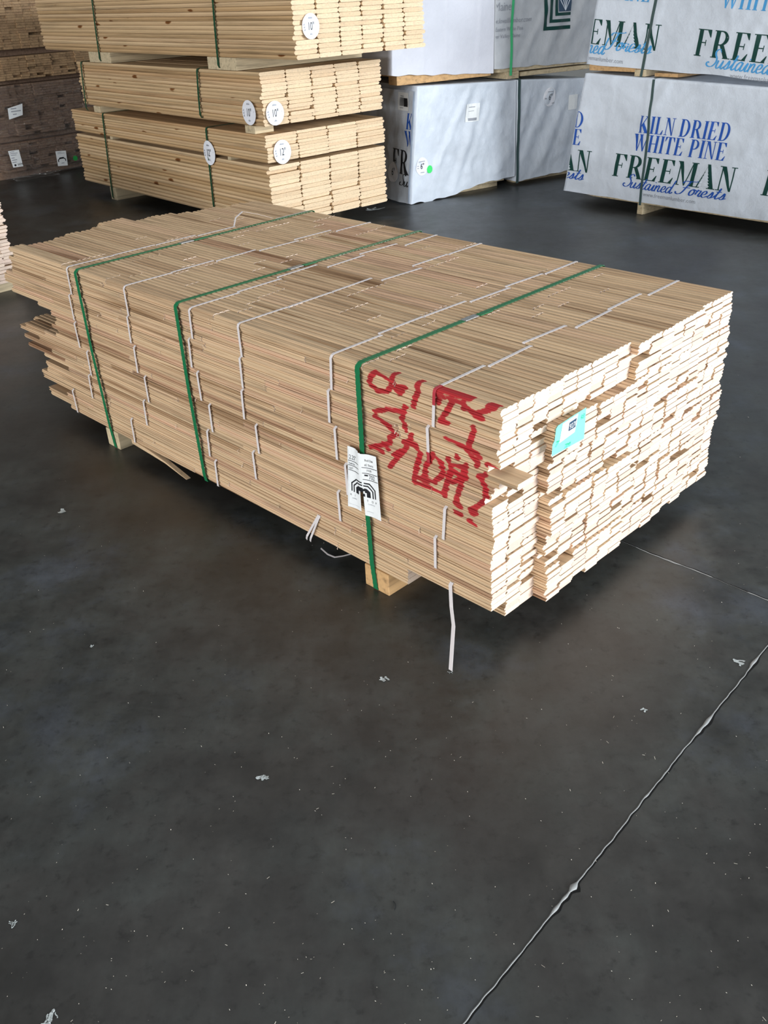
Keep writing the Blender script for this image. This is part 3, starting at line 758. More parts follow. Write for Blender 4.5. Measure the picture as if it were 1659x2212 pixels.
# ================================================================ pine board packs behind
BYAW = 0.8571
BX = Vector((-math.cos(BYAW), math.sin(BYAW), 0)); BY = Vector((math.sin(BYAW), math.cos(BYAW), 0)); BO = Vector((-0.6097, 5.8293, 0))
def board_profile(w, t):
    p = .34*t; n = .07*t; g = .03*t
    return [(0, .5*t), (p, g), (w*.49, 0), (w*.5, n), (w*.51, 0), (w-p, g), (w-p*.15, .35*t), (w+p*.25, .5*t), (w-p*.15, .65*t), (w-p, t-g), (w*.51, t), (w*.5, t-n), (w*.49, t), (p, t-g)]
def board_mesh(w, t, L, name='board'):
    mb = MB(); P = board_profile(w, t)
    A = sum(P[i][0]*P[(i+1) % len(P)][1]-P[(i+1) % len(P)][0]*P[i][1] for i in range(len(P)))
    if A < 0: P = P[::-1]
    mb.prism(P, 0, L, 0, 1); return mb
def pack(label, b0, a_near, a_far, W, ncol, layers, gaps, seed, bearers, straps, jit=.008, top_extra=None, sidej=.004):
    """layers: [(z0, z1, rows)]"""
    rg = random.Random(seed)
    zbot = min([z for z, _, _ in layers]+[b[2] for b in bearers])
    base = BO+BX*a_near+BY*b0
    root = empty('board_pack', (base.x, base.y, zbot), math.pi/2-BYAW); tag(root, label, 'lumber pack', 'pine board packs in a pile')
    w = W/ncol; mesh = {}
    for (z0, z1, rows) in layers:
        t = (z1-z0)/rows
        for r in range(rows):
            rj = rg.uniform(-sidej, sidej); split = rg.random() < .6
            for c in range(ncol):
                key = round(t, 5)
                if key not in mesh:
                    o = board_mesh(w*.998, t*.985, a_far-a_near).build('board', [M_PINE, M_PINE_END], root); mesh[key] = o
                else:
                    o = mesh[key].copy(); COL.objects.link(o); o.parent = root
                o.location = (c*w+rj+rg.uniform(-.0008, .0008), rg.uniform(-jit, jit)+(rg.uniform(0, .03) if rg.random() < .12 else 0), z0+r*t-zbot)
    for (a0, a1, z0, z1, mat, lab) in bearers:
        mb = MB(); h = (z1-z0)
        mb.box((.0, a0-a_near, z0-zbot), (.14 if lab and 'short' in lab else W, a1-a_near, z1-zbot-.001), bev=.002)
        tag(mb.build('bearer', [mat], root), lab)
    for (a0, a1, z0, z1) in gaps:
        mb = MB(); mb.box((.01, a0-a_near, z0-zbot), (W-.01, a1-a_near, z1-zbot-.001), bev=.001); mb.build('sticker_strip', [M_BLOCK], root)
    for (a, z_top, z_bot, da) in straps:
        mb = MB(); A = a-a_near; zt, zb = z_top-zbot+.002, z_bot-zbot; o = -sidej-.004
        ribbon(mb, [(W+.01, A, zb+.03), (W+.01, A, zt), (W, A, zt+.002), (.012, A, zt+.002), (o+.004, A, zt-.003), (o, A, zt-.015), (o-.002, A+da*.5, (zt+zb)/2), (o, A+da, zb+.02), (o+.012, A+da, zb+.001)], (0, 1, 0), .0085, .0015,
               [X, X, Zv, Zv, (Zv-X).normalized(), -X, -X, -X, -X], scallop=.0008, period=.03, step=.01)
        mb.build('green_strap', [M_DKGREEN], root)
    return root, w
plow, _ = pack('lowest pine board pack behind the oak stack, on the floor, with two 12 inch labels', 0, 0, 2.62, .968, 4,
    [(.0954, .455, 15), (.476, .634, 9)], [(2.02, 2.06, .455, .476), (.42, .455, .455, .476)], 21,
    [(2.11, 2.20, 0.0, .0954, M_BLOCK, 'pale bearer'), (.52, .62, 0.0, .0954, M_BLOCK, 'pale bearer')],
    [(2.08, .634, .003, .08), (.645, .634, .09, .03)])
pmid, _ = pack('middle pine board pack with two round 10 inch labels side by side at its corner', 0, 0, 2.30+.07, .955, 5,
    [(.682, .978, 14)], [], 22,
    [(2.12, 2.22, .6355, .682, M_BLOCK, 'pale bearer'), (.10, .205, .6355, .682, M_BLOCK, 'short pale bearer')],
    [(2.27, .978, .64, .05), (.655, .978, .69, .03)], sidej=.008)
ptop, _ = pack('topmost pine board pack with a single round 10 inch label on its end', -.005, -.369, 2.88, .995, 6,
    [(1.05, 1.435, 16)], [], 23,
    [(1.80, 2.13, .9805, 1.05, M_BLOCK, 'pale bearer'), (.22, .53, .9805, 1.05, M_BLOCK, 'pale bearer')],
    [(1.90, 1.435, .985, .05), (.37, 1.435, .985, .03)])
# a few loose boards proud of the middle pack
for i, (c, dz) in enumerate(((2, 0), (3, 0.012), (4, 0.012))):
    pass
def on_pack(root_a, root_b, zbot):
    return lambda a, b, z: (b-root_b, a-root_a, z-zbot)
# round labels: local frame x = across the end, y = along, z = up; end face looks to -y, long side looks to -x
EN, SN = Vector((0, -1, 0)), Vector((-1, 0, 0))
size_disc(plow, (.108, -.012, .530), (1, 0, 0), (0, 0, 1), EN, .066, '12', .070)
size_disc(plow, (-.012, .640, .483), (0, -1, 0), (0, 0, 1), SN, .068, '12', .076, bend=1.0)
size_disc(pmid, (.080, -.012, .752-.6355), (1, 0, 0), (0, 0, 1), EN, .066, '10', .068)
size_disc(pmid, (-.016, .120, .757-.6355), (0, -1, 0), (0, 0, 1), SN, .070, '10', .070)
size_disc(ptop, (.114, -.012, 1.210-.9805), (1, 0, 0), (0, 0, 1), EN, .060, '10', .064)

# ================================================================ wrapped lumber packs on the right
class Wrap:
    """front sheet of a wrapped pack: bilinear quad in (s, z), folds pushed along the outward normal"""
    def __init__(w, org, d, quad, depth, folds, amp, seed, ragged=.008, bottom=None):
        w.o = Vector((org[0], org[1], 0)); w.d = Vector((d[0], d[1], 0)).normalized(); w.n = Vector((w.d.y, -w.d.x, 0))
        w.q = quad; w.depth = depth; w.folds = folds; w.amp = amp; w.seed = seed; w.rag = ragged; w.bottom = bottom
    def disp(w, s, z):
        v = w.amp*(noise.noise(Vector((s*2.3, z*3.1, w.seed)))+.5*noise.noise(Vector((s*6, z*7, w.seed+3)))+.30*noise.noise(Vector((s*17, z*15, w.seed+5)))+.12*noise.noise(Vector((s*40, z*36, w.seed+8))))
        for (s0, z0, s1, z1, wd, a) in w.folds:
            ds, dz = s1-s0, z1-z0; L2 = ds*ds+dz*dz
            k = max(-.15, min(1.15, ((s-s0)*ds+(z-z0)*dz)/L2)); fade = math.exp(-max(0, abs(k-.5)-.45)**2*60)
            dd = ((s-s0)*dz-(z-z0)*ds)/math.sqrt(L2)
            v += .55*a*fade*(math.exp(-(dd/wd)**2)-.35*math.exp(-((dd-1.5*wd)/wd)**2))
        return v
    def edge(w, u, v):
        (bl, br, tl, tr) = w.q
        s = (bl[0]*(1-u)+br[0]*u)*(1-v)+(tl[0]*(1-u)+tr[0]*u)*v
        z = (bl[1]*(1-u)+br[1]*u)*(1-v)+(tl[1]*(1-u)+tr[1]*u)*v
        if w.bottom: z += (1-v)**2*w.bottom(u)
        z += (1-v)**6*w.rag*noise.noise(Vector((u*9, w.seed, 7)))
        return s, z
    def P(w, s, z, off=0.0):
        (bl, br, tl, tr) = w.q
        k = min(1, max(0, (s-min(bl[0], tl[0]))/.05))*min(1, max(0, (max(br[0], tr[0])-s)/.05))*min(1, max(0, (tl[1]+.01-z)/.06))
        return w.o+w.d*s+w.n*(w.disp(s, z)*(.25+.75*k)+off)+Vector((0, 0, z))
    def f(w, off): return lambda x, y: w.P(x, y, off)
    def build(w, root, mats, nu=90, nv=50, side_fn=None):
        mb = MB(); G = []
        for j in range(nv+1):
            row = []
            for i in range(nu+1):
                s, z = w.edge(i/nu, j/nv); row.append(mb.vert(root.matrix_world.inverted() @ w.P(s, z)))
            G.append(row)
        for j in range(nv):
            for i in range(nu): mb.face((G[j][i], G[j][i+1], G[j+1][i+1], G[j+1][i]))
        inv = root.matrix_world.inverted()
        # sides and top, crumpled too
        def sheet(edge, back, seed, amp, n2=24):
            rows = [edge]
            for k in range(1, n2+1):
                t = k/n2; row = []
                for m_, idx in enumerate(edge):
                    p = Vector(mb.v[idx])+back*t*1.0
                    fd = min(1, t*6)*min(1, 6*m_/len(edge)+.1)
                    nrm = back.cross(Vector((0, 0, 1))).normalized() if seed < 50 else Vector((0, 0, 1))
                    p += nrm*amp*fd*(noise.noise(Vector((t*6, m_*.14, seed)))+.5*noise.noise(Vector((t*15, m_*.4, seed+1))))
                    row.append(mb.vert(p))
                rows.append(row)
            for A, B in zip(rows[:-1], rows[1:]):
                for m_ in range(len(A)-1): mb.face((A[m_], A[m_+1], B[m_+1], B[m_]))
            return rows
        back = inv.to_3x3() @ (-w.n*w.depth)
        sheet([r[0] for r in G], back, 11+w.seed, -.003 if w.o.x < 1 else -.012)
        sheet([r[-1] for r in G], back, 31+w.seed, .002)
        sheet(G[-1], back, 61+w.seed, .008)
        return mb.build('wrapping', mats, root, smooth=True)

def wpack(label, wrap, mat, group=None, nu=90, nv=50):
    c = wrap.q[0]; b = wrap.o+wrap.d*c[0]
    root = empty('wrapped_lumber_pack', (b.x, b.y, 0)); tag(root, label, 'lumber pack', 'wrapped lumber packs on the right')
    bpy.context.view_layer.update()
    o = wrap.build(root, [mat], nu, nv)
    return root, o
def in_root(root, f):
    inv = root.matrix_world.inverted(); return lambda x, y: inv @ f(x, y)
def wbox(root, wrap, s0, s1, z0, z1, d0, d1, name, mat, label=None, bev=.002):
    """box in pack axes: s across, d behind the front sheet"""
    mb = MB(); bm = bmesh.new(); bmesh.ops.create_cube(bm, size=1); inv = root.matrix_world.inverted()
    if bev: bmesh.ops.bevel(bm, geom=list(bm.edges), offset=bev/max(.02, (z1-z0)), segments=1, affect='EDGES')
    mb.add_bm(bm, 0, .5, lambda co: inv @ (wrap.o+wrap.d*((s0+s1)/2+co.x*(s1-s0))-wrap.n*((d0+d1)/2+co.y*(d1-d0))+Vector((0, 0, (z0+z1)/2+co.z*(z1-z0)))))
    o = mb.build(name, [mat], root)
    if label: o['label'] = label
    return o
def wstrap(root, wrap, s_top, z_top, s_bot, z_bot, half, mat, name='strap', bulge=.004):
    inv = root.matrix_world.inverted(); pts, nr = [], []
    n3 = inv.to_3x3() @ wrap.n
    pts.append(inv @ (wrap.P(s_top, z_top)-wrap.n*.10+Vector((0, 0, .010)))); nr.append(Zv)
    pts.append(inv @ (wrap.P(s_top, z_top)-wrap.n*.012+Vector((0, 0, .010)))); nr.append(Zv)
    for i in range(15):
        t = i/14; s = s_top+(s_bot-s_top)*t; z = z_top+(z_bot-z_top)*t
        pts.append(inv @ (wrap.P(s, z, bulge))); nr.append(n3)
    mb = MB(); ribbon(mb, pts, inv.to_3x3() @ wrap.d, half, .0015, nr, step=.02); return mb.build(name, [mat], root)

# ---- right: two printed packs, one above the other
RD = Vector((0.6511678, -0.75893379, 0)); RA = (1.376, 6.621)
wr = Wrap(RA, RD, ((0, .078), (2.5, .078), (.125, .833), (2.5, .772)), 1.1,
          [(.62, .80, .60, .45, .02, .012), (.75, .78, .60, .55, .03, .012), (1.0, .80, .80, .62, .025, .008), (.05, .55, .35, .80, .03, .008), (1.6, .75, 1.3, .45, .05, .010), (.30, .10, .36, .75, .012, .006), (1.03, .12, 1.10, .78, .012, .005), (1.5, .10, 1.7, .35, .04, .010)], .010, 2)
rl, rlw = wpack('white wrapped pack on the floor at right, printed in dark blue and blackish green', wr, M_WRAP, nu=130)
wbox(rl, wr, .622, .664, 0, .078, -.004, .9, 'bearer', M_BLOCK); wbox(rl, wr, 1.9, 2.0, 0, .078, .0, .9, 'bearer', M_BLOCK)
wbox(rl, wr, .03, 2.4, .066, .088, .012, .9, 'lumber', M_BLOCK, 'pale boards showing below the wrapping')
wstrap(rl, wr, .650, .812, .640, .060, .0085, M_GREYSTRAP)
def freeman(ox, zoff, sl, col1, col2, col3, lower):
    out = []
    fm = serif_text('FREEMAN', .142, .888, .11)
    if lower: fm = [p for p in fm]
    out.append((moved(fm, ox+.400, .222+zoff, sl), col2))
    # white fir standing in the A
    Wd = .888/ (sum(serif_glyph(c)[1]+.045 for c in 'FREEMAN')); xa = sum(serif_glyph(c)[1]+.045 for c in 'FREEMA'[:5])*Wd
    tr = []; 
    for i in range(6):
        y0 = .012+i*.017; hw = (.040-.0058*i); tr.append([(xa+.052-hw+.11*y0, y0), (xa+.052+hw+.11*y0, y0), (xa+.052+.11*(y0+.03), y0+.030)])
    out.append((moved(tr, ox+.400, .222+zoff, sl), M_WRAP))
    out.append((moved(script_text('Sustained', .085 if lower else .10, .37 if lower else .40), ox+.495, .163+zoff, sl)+moved(script_text('Forests', .085 if lower else .10, .33), ox+.90, .166+zoff, sl), col1))
    V, Fc = text2d('www.freemanlumber.com', .036, width=.385); out.append((moved(t2p(V, Fc), ox+.655, .122+zoff-(0 if lower else .01), sl), col3))
    up = 0 if lower else .075
    out.append((moved(serif_text('KILN DRIED', .102, .640, .12), ox+.570, .503+zoff+up, sl)+moved(serif_text('WHITE PINE', .102, .665, .12), ox+.538, .393+zoff+up, sl), M_BLUE if lower else M_LBLUE))
    return out
c0 = [((.075, .4, 0), (-1, .164, 0))]
for ox, cl, lab in ((0.0, None, None), (-1.072, [((.012, .1, 0), (-1, .16, 0))], None), (1.055, [((2.45, 0, 0), (1, 0, 0))], None)):
    its = freeman(ox, 0, -.006, M_BLUE, M_DGREEN, M_GREYINK, True)
    for i, (ps, mt) in enumerate(its):
        letters('lettering', [(ps, mt)], rlw, in_root(rl, wr.f(.0022 if i == 0 else .0030)), clip=cl, maxlen=.03)

wu = Wrap(RA, RD, ((.128, .888), (2.5, .790), (.215, 1.50), (2.5, 1.45)), 1.1,
          [(.66, 1.30, .60, 1.05, .022, .012), (1.10, 1.4, 1.12, .85, .012, .006), (.30, .95, .55, 1.10, .03, .008), (1.4, 1.3, 1.2, .95, .04, .008), (.50, 1.4, .60, 1.15, .03, .008)], .009, 5)
ru, ruw = wpack('upper white wrapped pack at right, printed in light blue script under dark green letters', wu, M_WRAP, nu=130)
wbox(ru, wu, .50, .58, .8265, .868, -.002, .9, 'bearer', M_BLOCK); wbox(ru, wu, .60, .80, .8245, .848, .05, .9, 'bearer', M_BLOCKO, 'orange-brown bearer'); wbox(ru, wu, 1.8, 1.9, .795, .83, .02, .9, 'bearer', M_BLOCK)
wbox(ru, wu, .125, .56, .848, .892, .012, .9, 'lumber', M_BLOCKO, 'orange-brown boards showing below the wrapping')
wstrap(ru, wu, .635, 1.498, .552, .825, .0095, M_GREYSTRAP)
for ox, cl in ((-.631, [((.158, 1.03, 0), (-1, .14, 0))]), (.500, [((2.45, 0, 0), (1, 0, 0))]), (1.63, [((2.45, 0, 0), (1, 0, 0))]))[:2]:
    its = freeman(ox, .815-.07*(ox+.85-.16), -.07, M_LBLUE, M_DGREEN, M_GREYINK, False)
    for i, (ps, mt) in enumerate(its):
        letters('lettering', [(ps, mt)], ruw, in_root(ru, wu.f(.0022 if i == 0 else .0030)), clip=cl, maxlen=.03)

# ---- centre: lower pair
CD = Vector((0.8526456, 0.5224897, 0)); CA = (0.300, 6.751)
def botA(u): return .055*max(0, min(1, (u-.35)/.35))
wa = Wrap(CA, CD, ((0, .004), (.968, .020), (.075, .776), (.952, .742)), 1.9,
          [(.52, .70, .25, .25, .030, .020), (.62, .66, .40, .10, .035, .020), (.70, .60, .52, .18, .03, .015), (.80, .62, .62, .28, .04, .012), (.15, .70, .25, .55, .05, .008), (.55, .45, .35, .38, .05, .012), (.9, .3, .8, .12, .06, .010)], .014, 9, .02, botA)
ca, caw = wpack('white wrapped pack on the floor with a green dot on its plain end sheet', wa, M_WRAP, nu=90, nv=70)
# printed left side of this pack
Ln = -wa.d; Lb = -wa.n
def side_f(off):
    # x runs towards the front corner (image right); x = 0 at the corner
    def f(x, z):
        sh = .075*(z-.004)/.77
        return wa.o+wa.d*(sh-off-.0)+Lb*(-x)+Vector((0, 0, z))
    return f
grey = [(grid_poly(-.33, -.012, .02, .74, 10, 16), M_WRAPG)]
def side_w(off):
    def f(x, z):
        dsp = .024*noise.noise(Vector((x*7, z*5, 4.2)))+.011*noise.noise(Vector((x*15, z*11, 8.2)))+.0025*noise.noise(Vector((x*30, z*24, 2.2)))
        k = min(1, max(0, -x/.04))
        sh = .075*(z-.004)/.77
        return wa.o+wa.d*(sh-.030+dsp*k*.9-off)+Lb*(-x)+Vector((0, 0, z))
    return f
sd = letters('side_sheet', [(grid_poly(-1.0, -.002, .012, .748, 70, 50), M_WRAP)], ca, in_root(ca, side_w(0)), label='crumpled grey printed side sheet')
for p_ in sd.data.polygons: p_.use_smooth = True
sitems = [(moved(serif_text('KILN DRIED', .102, .640, .0), -.062, .505)+moved(serif_text('WHITE PINE', .102, .665, .0), -.075, .392), M_BLUE),
          (moved(serif_text('FREEMAN', .160, .888, .0), -.235, .205), M_INK), (moved(script_text('Sustained', .085, .37), -.115, .125), M_INK)]
letters('lettering', sitems, sd, in_root(ca, side_w(.0035)), clip=[((-.004, 0, 0), (1, 0, 0))], maxlen=.02)
bc = letters('barcode_label', [(grid_poly(-.185, -.050, .620, .735, 6, 5), M_PAPER)], sd, in_root(ca, side_w(.005)), label='white bar code label')
bars = []; xx = -.165
rb = random.Random(4)
while xx < -.115: w_ = rb.choice((.002, .003, .005)); bars += bar(xx, .648, xx+w_, .702); xx += w_+rb.choice((.002, .003))
letters('lettering', [(bars+bar(-.113, .645, -.066, .700), M_INK), (bar(-.16, .708, -.115, .713)+bar(-.16, .634, -.12, .638), M_GREYINK)], bc, in_root(ca, side_w(.0065)), maxlen=.02)
d_ = letters('size_label', [(disc_poly(.070, .070, cx=-.205, cy=.205), M_STICKER)], sd, in_root(ca, side_w(.006)), maxlen=.03, label='round white label marked 6')
V, Fc = text2d('6"', .075, sx=.7); letters('lettering', [(t2p(V, Fc, -.225, .182), M_INK)], d_, in_root(ca, side_w(.0075)), maxlen=.02)
d_ = letters('size_label', [(disc_poly(.056, .062, cx=.106, cy=.252), M_STICKER)], caw, in_root(ca, wa.f(.003)), maxlen=.03, label='round white label marked 6')
V, Fc = text2d('6"', .055, sx=.7); letters('lettering', [(t2p(V, Fc, .090, .235), M_INK), (bar(.075, .283, .13, .288)+bar(.09, .208, .125, .213)+bar(.062, .240, .075, .245)+bar(.062, .255, .075, .260), M_GREYINK)], d_, in_root(ca, wa.f(.0042)))
letters('dot_sticker', [(disc_poly(.025, .027, cx=.172, cy=.224), M_GDOT)], caw, in_root(ca, wa.f(.0045)), label='bright green dot')
pl = letters('document_pouch', [(grid_poly(.495, .610, .505, .625, 4, 4), M_PAPER)], caw, in_root(ca, wa.f(.004)), label='small white paper label')
letters('lettering', [(bar(.52, .60, .57, .605)+bar(.51, .512, .585, .530)+bar(.515, .575, .56, .578), M_GREYINK)], pl, in_root(ca, wa.f(.0055)), maxlen=.03)
wbox(ca, wa, .08, .88, 0, .05, .10, .20, 'bearer', M_BLOCK)
wbox(ca, wa, .06, .92, .05, .10, .03, 1.8, 'lumber', M_BLOCK)

def botB(u): return .01
wb = Wrap(CA, CD, ((.990, .020), (1.70, .045), (.968, .745), (1.70, .700)), 1.6,
          [(1.33, .70, 1.05, .20, .04, .016), (1.48, .66, 1.22, .15, .05, .020), (1.55, .60, 1.42, .2, .05, .015), (1.1, .7, 1.05, .5, .03, .01)], .013, 15, .012, botB)
cb, cbw = wpack('greyish wrapped pack on the floor, directly right of the pack with the green dot', wb, M_WRAP)
d_ = letters('size_label', [(disc_poly(.060, .066, cx=1.285, cy=.602), M_STICKER)], cbw, in_root(cb, wb.f(.003)), maxlen=.03, label='round white label marked 6')
V, Fc = text2d('6"', .06, sx=.7); letters('lettering', [(t2p(V, Fc, 1.268, .583), M_INK), (bar(1.26, .637, 1.31, .642)+bar(1.235, .59, 1.25, .60)+bar(1.31, .555, 1.335, .560), M_GREYINK)], d_, in_root(cb, wb.f(.0042)))
letters('document_pouch', [(grid_poly(1.475, 1.565, .495, .60, 3, 3), M_PAPER)], cbw, in_root(cb, wb.f(.004)), label='small white paper label')
wstrap(cb, wb, .983, .742, .992, .02, .012, M_GREYSTRAP)
wbox(cb, wb, 1.05, 1.65, 0, .06, .10, .20, 'bearer', M_BLOCK); wbox(cb, wb, 1.05, 1.65, .06, .10, .03, 1.5, 'lumber', M_BLOCK)

# ---- centre: upper pair
wl_ = Wrap(CA, CD, ((-.133, .858), (.740, .806), (-.10, 1.50), (.735, 1.46)), 1.5, [(.15, 1.4, .13, .90, .012, .004), (.33, 1.4, .32, .9, .012, .004), (.62, 1.3, .60, .95, .02, .005)], .007, 22)
ul, ulw = wpack('plain white sheeted pack resting on an orange timber, above the green dot pack', wl_, M_WRAPW)
wbox(ul, wl_, -.075, .735, .790, .850, .022, .13, 'bearer', M_BLOCKO, 'long orange-brown bearer')
wbox(ul, wl_, -.11, .72, .846, .90, .04, 1.4, 'lumber', M_BLOCKO)
wbox(ul, wl_, -.075, .735, .79, .85, 1.1, 1.2, 'bearer', M_BLOCKO)
wv = Wrap(CA, CD, ((.748, .832), (1.75, .815), (.745, 1.50), (1.75, 1.45)), 1.4,
          [(1.36, 1.40, 1.02, .90, .03, .012), (1.50, 1.35, 1.22, .90, .05, .018), (1.62, 1.30, 1.40, .95, .05, .018), (1.0, 1.3, .98, 1.05, .03, .008)], .012, 27)
uv, uvw = wpack('upper wrapped pack with a bright green strap and a dark green corner emblem', wv, M_WRAPG)
wstrap(uv, wv, .905, 1.49, .893, .780, .0105, M_BRIGHTGREEN)
wbox(uv, wv, .87, .98, .755, .805, .0, 1.2, 'bearer', M_BLOCK); wbox(uv, wv, 1.0, 1.7, .765, .795, .0, .10, 'bearer', M_BLOCK); 
wbox(uv, wv, .76, 1.7, .803, .845, .012, 1.3, 'lumber', M_BLOCK, 'pale boards showing below the wrapping')
its = []
V, Fc = text2d('Maine', .075, sx=.85, shear=.05); its.append((t2p(V, Fc, .735, 1.196), M_GREYINK))
V, Fc = text2d('LUMBER', .11, sx=.8, shear=.1); its.append((t2p(V, Fc, .70, 1.262), M_INK))
V, Fc = text2d('www.lovelllumber.com', .044, width=.40, shear=.25); its.append((t2p(V, Fc, .680, 1.118), M_GREYINK))
V, Fc = text2d('Eastern White Pine', .036, width=.25, shear=.15); its.append((t2p(V, Fc, .752, 1.068), M_GREYINK))
V, Fc = text2d('River Valley Maine', .034, width=.26, shear=.15); its.append((t2p(V, Fc, .715, 1.025), M_GREYINK))
letters('lettering', its, uvw, in_root(uv, wv.f(.003)), clip=[((.752, 0, 0), (-1, 0, 0))], maxlen=.03)
# emblem: nested corner bars with a small tree panel
em = []
for (o, th) in ((0, .030), (.055, .026), (.105, .024)):
    em += bar(1.19+o, 1.050+o*.85, 1.19+o+th, 1.30)+bar(1.19+o, 1.050+o*.85, 1.44, 1.050+o*.85+th*.8)
letters('emblem', [(em, M_DGREEN)], uvw, in_root(uv, wv.f(.003)), maxlen=.03, label='dark green corner emblem')
letters('emblem', [(bar(1.325, 1.165, 1.44, 1.31), M_NAVY), ], uvw, in_root(uv, wv.f(.0032)), maxlen=.03, label='navy panel of the emblem')
fan = [[(1.383, 1.17), (1.387, 1.17), (1.385+.05*math.sin(t), 1.17+.11*math.cos(t)), (1.377+.05*math.sin(t), 1.17+.11*math.cos(t))] for t in (-.9, -.45, 0, .45, .9)]
letters('emblem', [(fan, M_WRAP)], uvw, in_root(uv, wv.f(.0044)), maxlen=.03, label='white fan on the emblem')

# ================================================================ brown packs at the far left, stacked four high
FO = Vector((-3.282, 8.478, 0)); FD = Vector((0.69131, 0.72256, 0))
def end_pack(name, label, org, d, s0, s1, z0, z1, ncol, ncourse, rows, depth, mats, seed, bearers=(), cat='lumber pack', prot=.02, profile=False):
    rg = random.Random(seed); d = Vector(d).normalized(); back = Vector((-d.y, d.x, 0))
    base = org+d*s0; ang = math.atan2(d.y, d.x)
    zb0 = min([z0]+[b[2] for b in bearers])
    root = empty(name, (base.x, base.y, zb0), ang); tag(root, label, cat, 'brown flooring packs at far left' if not profile else None)
    w = (s1-s0)/ncol; t = (z1-z0)/(ncourse*rows); sw = w/3
    for c in range(ncol):
        for k in range(ncourse):
            mb = MB(); pr = rg.uniform(-prot, prot); sh = rg.uniform(-.006, .006)
            for r in range(rows):
                for q in range(3):
                    a0 = pr+rg.uniform(-.006, .006); 
                    if rg.random() < .1: a0 += rg.uniform(.01, .05)
                    x = c*w+q*sw+sh+(.004 if r % 2 else -.002); z = z0-zb0+(k*rows+r)*t
                    if profile:
                        P = strip_profile(r % 2 == 0, rg.random() < .5, sw, t)
                        mb.prism(P, a0, depth, 0, 1, rg.random(), 1, None, Matrix.Translation((x, 0, z)))
                    else:
                        mb.box((x+.0007, a0, z+.0007), (x+sw-.0007, depth, z+t-.0007), 0, rg.random())
            mb.build('flooring_bundle', mats, root)
    for (x0, x1, bz0, bz1, d0, d1, m_) in bearers:
        mb = MB(); mb.box((x0-s0, d0, bz0-zb0), (x1-s0, d1, bz1-zb0-.001), bev=.002); mb.build('bearer', [m_], root)
    return root
bea = lambda z0, z1: [(.0, 1.2, z0, z1, .08, .17, M_DARK), (.0, 1.2, z0, z1, 1.0, 1.1, M_DARK)]
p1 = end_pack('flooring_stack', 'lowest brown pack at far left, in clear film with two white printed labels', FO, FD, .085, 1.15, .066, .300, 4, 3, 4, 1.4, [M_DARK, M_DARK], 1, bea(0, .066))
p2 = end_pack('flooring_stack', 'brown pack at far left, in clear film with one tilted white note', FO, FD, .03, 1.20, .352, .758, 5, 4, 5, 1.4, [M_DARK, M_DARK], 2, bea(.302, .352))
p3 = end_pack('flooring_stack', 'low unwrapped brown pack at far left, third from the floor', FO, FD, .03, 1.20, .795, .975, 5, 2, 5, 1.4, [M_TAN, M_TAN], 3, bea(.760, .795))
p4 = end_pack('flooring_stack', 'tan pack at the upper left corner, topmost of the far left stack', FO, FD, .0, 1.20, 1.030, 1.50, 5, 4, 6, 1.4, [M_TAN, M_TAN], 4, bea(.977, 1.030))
def film(root, x0, x1, z0, z1, y, seed, zb):
    mb = MB(); nx, nz = 60, 30; G = []
    for j in range(nz+1):
        row = []
        for i in range(nx+1):
            x = x0+(x1-x0)*i/nx; z = z0+(z1-z0)*j/nz
            dy = .010*noise.noise(Vector((x*5, z*18, seed)))+.006*noise.noise(Vector((x*16, z*40, seed+2)))
            row.append(mb.vert((x, y+dy, z-zb)))
        G.append(row)
    for j in range(nz):
        for i in range(nx): mb.face((G[j][i], G[j][i+1], G[j+1][i+1], G[j+1][i]))
    # it folds back over the left end
    L = [[g[0] for g in G]]
    for k in range(1, 9): L.append([mb.vert((x0-.006+.010*noise.noise(Vector((k*.9, j*.5, seed))), y+.02+k*.16, mb.v[L[0][j]][2])) for j in range(nz+1)])
    for A, B in zip(L[:-1], L[1:]):
        for j in range(nz): mb.face((A[j], A[j+1], B[j+1], B[j]))
    return mb.build('stretch_film', [M_FILM], root, smooth=True)
film(p2, -.012, 1.17, .310, .756, -.045, 3, .302)
film(p1, -.012, 1.06, .010, .298, -.045, 6, 0)
def plabel(root, q, y, mat, items, lab, zb, x_off):
    f = lambda off: (lambda x, z: Vector((x-x_off, y-off, z-zb)))
    o = letters('paper_label', [([q], mat)], root, f(0), label=lab)
    if items: letters('lettering', items, o, f(.0012))
lines = lambda x, z, n, w, dz, sl=0: sum([bar(x+sl*i, z-i*dz, x+sl*i+w*(.6+.4*((i*5) % 3)/2), z-i*dz+dz*.35) for i in range(n)], [])
plabel(p2, [(.190, .497), (.325, .520), (.345, .610), (.200, .585)], -.060, M_PAPER, [(lines(.225, .575, 2, .09, .022)+lines(.235, .53, 1, .06, .02), M_GREYINK)], 'tilted white note', .302, .03)
V, Fc = text2d('WM', .030, sx=.9)
plabel(p1, [(.125, .110), (.222, .108), (.215, .248), (.112, .250)], -.060, M_PAPER, [(lines(.126, .236, 3, .07, .014)+lines(.128, .185, 3, .05, .018), M_GREYINK), (t2p(V, Fc, .172, .118), M_INK), (disc_poly(.010, .009, cx=.150, cy=.127), M_INK)], 'white printed label', 0, .085)
plabel(p1, [(.555, .058), (.655, .050), (.665, .178), (.560, .186)], -.060, M_PAPER, [([[(x+.607, .150-y) for x, y in p] for p in arch(.036, .026, .012, .030, .008)]+bar(.585, .115, .63, .128), M_INK), (lines(.575, .17, 2, .07, .010)+bar(.595, .075, .625, .081), M_GREYINK)], 'creased white mill label', 0, .085)
plabel(p1, disc_poly(.024, .022, cx=.745, cy=.100)[0], -.060, M_GLABEL, None, 'round green sticker', 0, .085)
